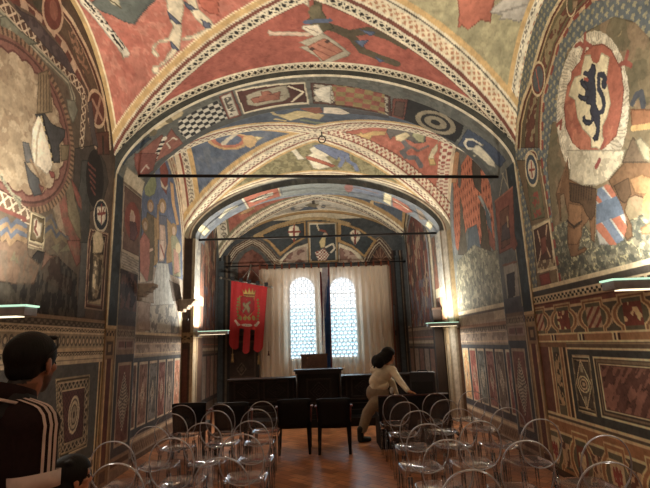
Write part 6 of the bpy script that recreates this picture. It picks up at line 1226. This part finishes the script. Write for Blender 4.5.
def mancol(co):
    c=np.tile(lin((150,98,72)),(len(co),1)); d=co-np.array(hc); x=d@np.array(hf[0]); y=d@np.array(hf[1]); z=d@np.array(hf[2])
    beard=(z<-.028)&(z>-.16)&(y>.008)&~((np.abs(x)<.022)&(z>-.058)&(z<-.046))&(y+z*.35<.12)
    k=beard.astype(float)*np.clip((-.026-z)/.02,0,1); c=c*(1-.80*k[:,None])+lin((30,22,18))*(.80*k[:,None])
    sc=((y<.035)&(z>-.02-.055*np.clip(-y/.06,0,1))&(z<.2)&(np.abs(x)<.077)); c[sc]=lin((24,18,16)); fade=(y<-.02)&(z>-.10)&(z<=-.07); c[fade]=c[fade]*.55+lin((24,18,16))*.45
    lip=(np.abs(x)<.022)&(z<-.046)&(z>-.068)&(y>.07); c[lip]=lin((150,84,72)); br=(np.abs(np.abs(x)-.032)<.018)&(np.abs(z-.030)<.006)&(y>.055); c[br]=lin((30,22,18)); return c
blob('body',hp+neck+tor+arms+legs+feet+hands,.0065,3,SKIN,man,base,mancol)
def eyes(parent,HLf,origin,s=1.):
    for sx in (-1,1):
        bm=bmesh.new(); bmesh.ops.create_uvsphere(bm,u_segments=12,v_segments=8,radius=.0125*s,matrix=Matrix.Translation(HLf(sx*.031,.079,.004)-Vector(origin))); mesh_obj('eye',bm,EYEW,parent)
eyes(man,HL,base,1.0)
def hcut_man(p):
    d=p-hc; x,y,z=d.dot(hf[0]),d.dot(hf[1]),d.dot(hf[2]); return (y>.074) or (z<-.012 and y>.012) or (z<.045 and y>.058) or z<-.062+abs(x)*.1 or (abs(x)>.078 and z<.012 and y>-.025)
HR=Matrix((hf[0],hf[1],hf[2])).transposed()
blob('short_dark_hair',[('e',HL(0,-.013,.036),(.079,.099,.086),HR),('e',HL(0,-.040,-.010),(.064,.052,.066),HR),('e',HL(0,.015,.072),(.058,.060,.044),HR)],.006,2,HAIR,man,base,None,hcut_man)
SHIRT=plain('black_brown_jersey',(34,20,20),.85,.2,var=.2,scale=60,bump=.05); WHITE=plain('off_white_trim',(205,186,178),.8,.2); TROU=plain('dark_navy_denim',(34,36,46),.85,.2); SHOE=plain('dark_shoe',(30,28,28),.5,.4)
g=lambda P_,k: [(q[0],q[1],q[2],q[3]+k,q[4]+k) if q[0]=='c' else (q[0],q[1],tuple(v+k for v in q[2]),q[3]) for q in P_]
sl=[('c',shR,shR.lerp(elR,.48),.070,.062),('c',shL,shL.lerp(elL,.48),.070,.062)]
lowcut=lambda p: p.z<.93 and (Vector((p.x,p.y,0))-base).length<.2
blob('shirt',g(tor,.024)+sl+[('c',BP(0,.0,zs+.0),BP(0,.018,zn-.012),.082,.070)],.008,4,SHIRT,man,base,None,lambda p: p.z<.86)
def ring_band(name,c,ax,r0,r1,h,mat,parent,origin):
    ax=Vector(ax).normalized(); u=ax.orthogonal().normalized(); w=ax.cross(u); bm=bmesh.new(); R=[]
    for k,(rr_,hh) in enumerate(((r0,-h/2),(r0+.006,-h/2),(r1+.006,h/2),(r1,h/2))): R.append([bm.verts.new(Vector(c)-Vector(origin)+ax*hh+(u*math.cos(2*math.pi*i/28)+w*math.sin(2*math.pi*i/28))*rr_) for i in range(28)])
    for a,b in zip(R,R[1:]+R[:1]):
        for i in range(28): bm.faces.new((a[i],a[(i+1)%28],b[(i+1)%28],b[i]))
    bmesh.ops.recalc_face_normals(bm,faces=bm.faces[:]); return mesh_obj(name,bm,mat,parent)
shirt_o0=[o for o in man.children if o.name.startswith('shirt')][0]
for a,b in ((shR,elR),(shL,elL)):
    o=ring_band('sleeve_cuff',a.lerp(b,.57),(b-a),.071,.069,.050,WHITE,shirt_o0,base); o['label']='white turned-up sleeve cuff'
# three white stripes from the collar over the shoulder and down the sleeve
from mathutils.bvhtree import BVHTree
shirt_o=[o for o in man.children if o.name.startswith('shirt')][0]
bvh=BVHTree.FromPolygons([v.co.copy() for v in shirt_o.data.vertices],[tuple(p.vertices) for p in shirt_o.data.polygons])
for s_,sh_,el_ in ((1,shR,elR),(-1,shL,elL)):
    out=mr*s_
    for k in (-1,0,1):
        pts=[]
        for t_ in np.linspace(0,1,30):
            if t_<.42: q=BP(s_*.06,0,zs+.02).lerp(sh_+Vector((0,0,.06)),t_/.42); dirn=Vector((0,0,1))
            else:
                q=sh_.lerp(sh_.lerp(el_,.52),(t_-.42)/.58); a_=min(1,(t_-.42)/.22); dirn=(Vector((0,0,1))*(1-a_)+out*a_).normalized()
            q=q+mf*k*.019-base; h_=bvh.ray_cast(q+dirn*.35,-dirn,.5)
            if h_[0] is not None: pts.append(h_[0]+h_[1]*.004)
        bm=bmesh.new(); prev=None; row=[]
        for p in pts: row.append((bm.verts.new(p-mf*.0055),bm.verts.new(p+mf*.0055)))
        for a,b in zip(row[:-1],row[1:]): bm.faces.new((a[0],a[1],b[1],b[0]))
        mesh_obj('white_stripe',bm,WHITE,shirt_o)
o=ring_band('collar',BP(0,.014,zn+.022),(BP(0,.03,zn+.05)-BP(0,0,zn-.03)),.086,.076,.06,SHIRT,shirt_o0,base); ring_band('collar_piping',BP(0,.0,zn-.006),(BP(0,.03,zn+.05)-BP(0,0,zn-.03)),.112,.106,.010,WHITE,shirt_o0,base)
blob('trousers',g(legs,.018)+[('e',BP(0,0,.92),(.178,.128,.12),Matrix((mr,mf,mu)).transposed())],.010,3,TROU,man,base,None,lambda p:p.z<.10)
for f_ in feet: blob('shoe',g([f_],.010),.008,2,SHOE,man,base,None,lambda p:p.z<.004 or p.z>.12)
# sunglasses pushed up on the hair
bm=bmesh.new()
for sx in (-1,1): atube(bm,[HL(sx*.084,-.03,.020)-base,HL(sx*.086,.02,.065)-base,HL(sx*.060,.050,.104)-base],.0045,6)
for sx in (-1,1): ell_mesh(bm,HL(sx*.032,.050,.106)-base,(.027,.018,.009),HR)
atube(bm,[HL(-.02,.056,.110)-base,HL(.02,.056,.110)-base],.004,6); mesh_obj('sunglasses',bm,BLACKP,man)
# sling bag, its strap running across his back
bp=thing('sling_bag','black sling bag worn across the back of the man in front','bag',tuple(BP(-.27,-.02,.80)),0)
o0=Vector(bp.location); BAG=plain('black_nylon',(30,30,33),.7,.3,bump=.1,scale=80)
blob('bag_body',[('e',BP(-.275,-.02,.90),(.055,.10,.10),Matrix((mr,mf,mu)).transposed()),('e',BP(-.275,-.02,.84),(.06,.11,.08),Matrix((mr,mf,mu)).transposed())],.01,3,BAG,bp,o0)
def drop(p,d):
    h_=bvh.ray_cast(p-base-d*.5,d,1.2); return None if h_[0] is None else h_[0]+base-d*.007
back=[drop(BP(.085-.26*t_,0,zs+.03-.42*t_),mf) for t_ in np.linspace(0,1,14)]; topp=[drop(BP(.09,y_,zs+.1),Vector((0,0,-1))) for y_ in (-.02,.02,.05)]; front=[drop(BP(.08-.25*t_,0,zs-.02-.38*t_),-mf) for t_ in np.linspace(0,1,12)]
pth=[BP(-.235,-.06,.96)]+[p for p in back[::-1] if p is not None]+[p for p in topp if p is not None]+[p for p in front if p is not None]+[BP(-.235,.03,.96)]
bm=bmesh.new(); rows=[]
for i,p in enumerate(pth):
    t_=(pth[min(i+1,len(pth)-1)]-pth[max(i-1,0)]).normalized(); outn=(p-BP(0,0,p.z)); outn=outn.normalized() if outn.length>.02 else Vector((0,0,1)); outn=(outn+Vector((0,0,.9 if p.z>zs-.04 else 0))).normalized(); w_=t_.cross(outn).normalized(); rows.append([bm.verts.new(p-o0+w_*k*.019+outn*q) for k,q in ((-1,0),(1,0),(1,.004),(-1,.004))])
for A,B in zip(rows[:-1],rows[1:]):
    for i in range(4): bm.faces.new((A[i],A[(i+1)%4],B[(i+1)%4],B[i]))
mesh_obj('strap',bm,BAG,bp,False)
# ---- the child beside the man (only the dark head shows)
cb=wpt(72,478,2.55); cbase=Vector((cb.x,2.55,0)); kid=thing('person','small child with wavy dark hair standing beside the man, head just in view','person',(cbase.x,cbase.y,0))
kth=rad(42); kf=frame((math.sin(kth),math.cos(kth),0)); kc=Vector((cb.x,2.55,cb.z-.005)); kp,KL=head_prims(kc,kf,.86)
KP=lambda x,y,z: cbase+kf[0]*x+kf[1]*y+Vector((0,0,z)); zk=cb.z-.16
KR=Matrix(kf).transposed()
kt=[('e',KP(0,0,zk-.10),(.095,.07,.12),KR),('e',KP(0,0,zk-.26),(.09,.075,.11),KR),('c',KP(0,0,zk-.02),kc-Vector((0,0,.05)),.036,.036)]
ka=limb(KP(.105,0,zk-.04),KP(.125,0,zk-.20),KP(.12,.06,zk-.33),.034,.028,.021)+limb(KP(-.105,0,zk-.04),KP(-.125,0,zk-.20),KP(-.12,.06,zk-.33),.034,.028,.021)
kl=limb(KP(.05,0,zk-.32),KP(.055,.01,.21),KP(.055,-.01,.06),.055,.042,.031)+limb(KP(-.05,0,zk-.32),KP(-.055,.01,.21),KP(-.055,-.01,.06),.055,.042,.031); kfe=[('c',KP(s_*.055,0,.03),KP(s_*.055,.08,.026),.03,.024) for s_ in (-1,1)]
kh=hand_prims(KP(.12,.06,zk-.33),(0,0,-1),kf[0],1,.62)+hand_prims(KP(-.12,.06,zk-.33),(0,0,-1),-kf[0],-1,.62)
kidcol=lambda co: np.tile(lin((196,138,106)),(len(co),1))
blob('body',kp+kt+ka+kl+kfe+kh,.0062,3,SKIN,kid,cbase,kidcol); eyes(kid,KL,cbase,.86)
def kcut(p):
    d=p-kc; y=d.dot(kf[1]); z=d.dot(kf[2]); return (y>.05 and z<.045) or (z<-.0 and y>.03)
blob('wavy_dark_hair',[('e',KL(0,-.014,.040),(.082,.100,.086),KR),('e',KL(0,-.055,-.03),(.076,.055,.085),KR)]+[('e',KL(.07*math.sin(a),-.035-.05*math.cos(a),-.02+.05*math.sin(3*a)),(.022,.022,.035),KR) for a in np.linspace(-1.7,1.7,9)]+[('e',KL(.055*math.sin(a),-.03-.045*math.cos(a),.085+.012*math.cos(5*a)),(.026,.026,.02),KR) for a in np.linspace(-2.6,2.6,9)],.0055,1,HAIR,kid,cbase,None,kcut)
blob('shirt',g(kt[:2],.012)+[('c',KP(s_*.095,0,zk-.04),KP(s_*.115,0,zk-.13),.046,.044) for s_ in (-1,1)],.008,3,plain('faded_blue_cotton',(80,96,130),.85,.2),kid,cbase); blob('trousers',g(kl,.010)+[('e',KP(0,0,zk-.34),(.098,.083,.07),KR)],.008,3,TROU,kid,cbase,None,lambda p:p.z<.06); [blob('shoe',g([f_],.008),.006,2,WHITE,kid,cbase,None,lambda p:p.z<.003) for f_ in kfe]
# ---- the woman leaning on the tall back of the settee
pel=wpt(377.5,391,8.38); wb=Vector((pel.x,pel.y,0)); wo=thing('person','dark-haired woman in cream shirt and khaki trousers leaning on the tall back of the settee','person',(wb.x,wb.y,0))
sc_=wpt(384.,369,8.20); hw=wpt(388.5,356,8.16); wth=rad(42); wf=frame((math.sin(wth),math.cos(wth),0)); WR_=Matrix(wf).transposed()
shf=(sc_-pel).normalized(); tr_=frame(wf[1].cross(Vector((0,0,1))).cross(shf),shf); TR=Matrix((wf[0],shf.cross(wf[0]),shf)).transposed()
hd=rad(66); hfw=frame((math.sin(hd),math.cos(hd),-.25)); wp_,WL_=head_prims(hw,hfw,1.12)
shr,shl=sc_+wf[0]*.185-shf*.03,sc_-wf[0]*.185-shf*.03
elr=wpt(399,380,7.92); wrr=wpt(408.5,390.5,7.66); wrr.z=.822; hdr=Vector((wrr.x+.1,wrr.y-.03,.800)); ell_=wpt(392,382,8.34); wrl=wpt(397,395,8.36)
sp1=pel.lerp(sc_,.5)+Vector((-.03,0,.02))
wt=[('e',pel,(.19,.135,.14),WR_),('e',sp1,(.165,.115,.15),TR),('e',sc_.lerp(pel,.25),(.185,.12,.15),TR),('c',pel,sp1,.12,.10),('c',sp1,sc_,.10,.075),('c',sc_-wf[0]*.05,shl,.05,.056),('c',sc_+wf[0]*.05,shr,.05,.056),('c',sc_+shf*.0,hw-Vector((0,0,.05)),.048,.046)]
wa=limb(shr,elr,wrr,.046,.037,.026)+limb(shl,ell_,wrl,.046,.037,.026)
hr_,hl_=pel+wf[0]*.09-Vector((0,0,.05)),pel-wf[0]*.09-Vector((0,0,.05)); ktr=wpt(367.5,413,8.28); atr=wpt(360.5,434,8.16); atr.z=.10; kfw=Vector((pel.x+.05,8.62,.47)); afw=Vector((pel.x+.05,8.62,.09))
wl=limb(hr_,ktr,atr,.108,.075,.050)+limb(hl_,kfw,afw,.108,.075,.050); wfe=[('c',Vector((atr.x,atr.y,.045)),Vector((atr.x+.14,atr.y+.06,.03)),.042,.032),('c',Vector((afw.x,afw.y,.045)),Vector((afw.x+.14,afw.y+.06,.03)),.042,.032)]
wh=hand_prims(wrr,hdr-wrr,(0,0,1),-1,.95,.25)+hand_prims(wrl,Vector((.03,0,-.1)),(.7,.5,0),1,.95,.3)
def wcol(co):
    c=np.tile(lin((206,150,118)),(len(co),1)); d=co-np.array(hw); x=d@np.array(hfw[0]); y=d@np.array(hfw[1]); z=d@np.array(hfw[2]); c[(np.abs(x)<.022)&(z<-.042)&(z>-.066)&(y>.06)]=lin((168,84,76)); c[(np.abs(np.abs(x)-.032)<.018)&(np.abs(z-.030)<.005)&(y>.05)]=lin((40,28,24)); return c
blob('body',wp_+wt+wa+wl+wfe+wh,.0075,3,SKIN,wo,wb,wcol); eyes(wo,WL_,wb,.98)
HW=Matrix(hfw).transposed(); WL0_=WL_; WL_=lambda x,y,z: WL0_(x,y,z)
def wcut(p):
    d=(p-hw)/1.12; x,y,z=d.dot(hfw[0]),d.dot(hfw[1]),d.dot(hfw[2]); return (y>.05 and z<.06) or (z<.02 and y>.025 and z>-.2 and abs(x)<.12 and d.length<.12)
blob('dark_ponytail_hair',[('e',WL_(0,-.015,.036),(.104,.128,.112),HW),('e',WL_(0,-.085,-.02),(.095,.08,.085),HW),('c',WL_(0,-.03,.0),WL_(0,-.15,-.10),.112,.105),('e',WL_(.03,-.16,-.12),(.09,.085,.11),HW),('e',WL_(-.04,-.18,-.11),(.085,.08,.10),HW),('c',WL_(0,-.20,-.10),WL_(.02,-.23,-.22),.045,.014),('c',WL_(-.05,-.18,-.08),WL_(-.07,-.20,-.18),.035,.012)],.008,1,HAIR,wo,wb,None,wcut)
CREAMC=plain('cream_satin_shirt',(240,228,202),.5,.35,var=.12,scale=14,bump=.35); KHAKI=plain('khaki_cloth',(150,132,112),.8,.2,var=.12,scale=20,bump=.1); BOOT=plain('dark_green_black_boot',(30,36,30),.5,.4)
blob('cream_shirt',g(wt[1:7],.022)+[('e',pel+shf*.09,(.20,.15,.10),TR)]+[('c',shr,elr,.066,.056),('c',elr,elr.lerp(wrr,.92),.056,.040),('c',shl,ell_,.066,.056),('c',ell_,ell_.lerp(wrl,.92),.056,.040)],.009,3,CREAMC,wo,wb)
blob('khaki_trousers',[('e',pel-Vector((0,0,.02)),(.212,.165,.16),WR_)]+g(wl,.018),.009,3,KHAKI,wo,wb,None,lambda p:p.z<.15)
for f_,q in zip(wfe,(atr,afw)): blob('boot',g([f_],.012)+[('c',Vector((q.x,q.y,.06)),q+Vector((0,0,.10)),.055,.055)],.008,2,BOOT,wo,wb,None,lambda p:p.z<.003)
ck=wpt(391.5,390.5,8.10); bm=bmesh.new()
ell_mesh(bm,ck-wb,(.03,.03,.055)); mesh_obj('white_cloth',bm,plain('white_cloth',(225,222,218),.8,.2),wo)['label']='white cloth tucked at the waist'
# ------------------------------------------------------------------ light
def area(name,loc,rot,sx,sy,power,col,spread=180):
    l=bpy.data.lights.new(name,'AREA'); l.shape='RECTANGLE'; l.size=sx; l.size_y=sy; l.energy=power; l.color=col; l.spread=rad(spread)
    o=bpy.data.objects.new(name,l); COL.objects.link(o); o.location=loc; o.rotation_euler=rot; return o
WARM=(1.,.93,.80)
for (sx,y0) in LAMPS_AND_FILL:  # real wall lamps plus the added rear fill pair
    xx=(XL+.12+.60) if (sx<0 and y0>9) else (XL+.12+.46) if sx<0 else ((XR-.12-.55) if y0>9 else (XR-.12-.42))
    pw=LAMP_FILL_P.get((sx,y0),70)
    area('uplight',(xx,y0,2.02),(math.pi,0,0),.60,.11,pw,WARM)
    area('uplight_low',(xx,y0,1.86 if y0>9 else 1.865),(0,0,0),.5,.06,pw*(.22 if y0>9 else .06),WARM)
wd=bpy.data.worlds.new('sky'); scene.world=wd; wd.use_nodes=True; nt=wd.node_tree; bg=nt.nodes['Background']; bg.inputs[0].default_value=(.84,.92,1.0,1); bg.inputs[1].default_value=2.3
for w_ in WINS: area('daylight',((w_[0]+w_[1])/2,YE+.32,(w_[2]+w_[3])/2),(rad(-90),0,0),w_[1]-w_[0],w_[3]-w_[2],26,(.86,.93,1.0))
scene.view_settings.view_transform='Standard'; scene.view_settings.look='None'; scene.view_settings.exposure=.28; scene.view_settings.gamma=1.
cy=scene.cycles; cy.transparent_max_bounces=48; cy.max_bounces=9; cy.diffuse_bounces=5; cy.glossy_bounces=4; cy.transmission_bounces=6; cy.sample_clamp_indirect=6; cy.caustics_reflective=False; cy.caustics_refractive=False
try: cy.use_denoising=True; cy.denoiser='OPENIMAGEDENOISE'
except Exception: pass
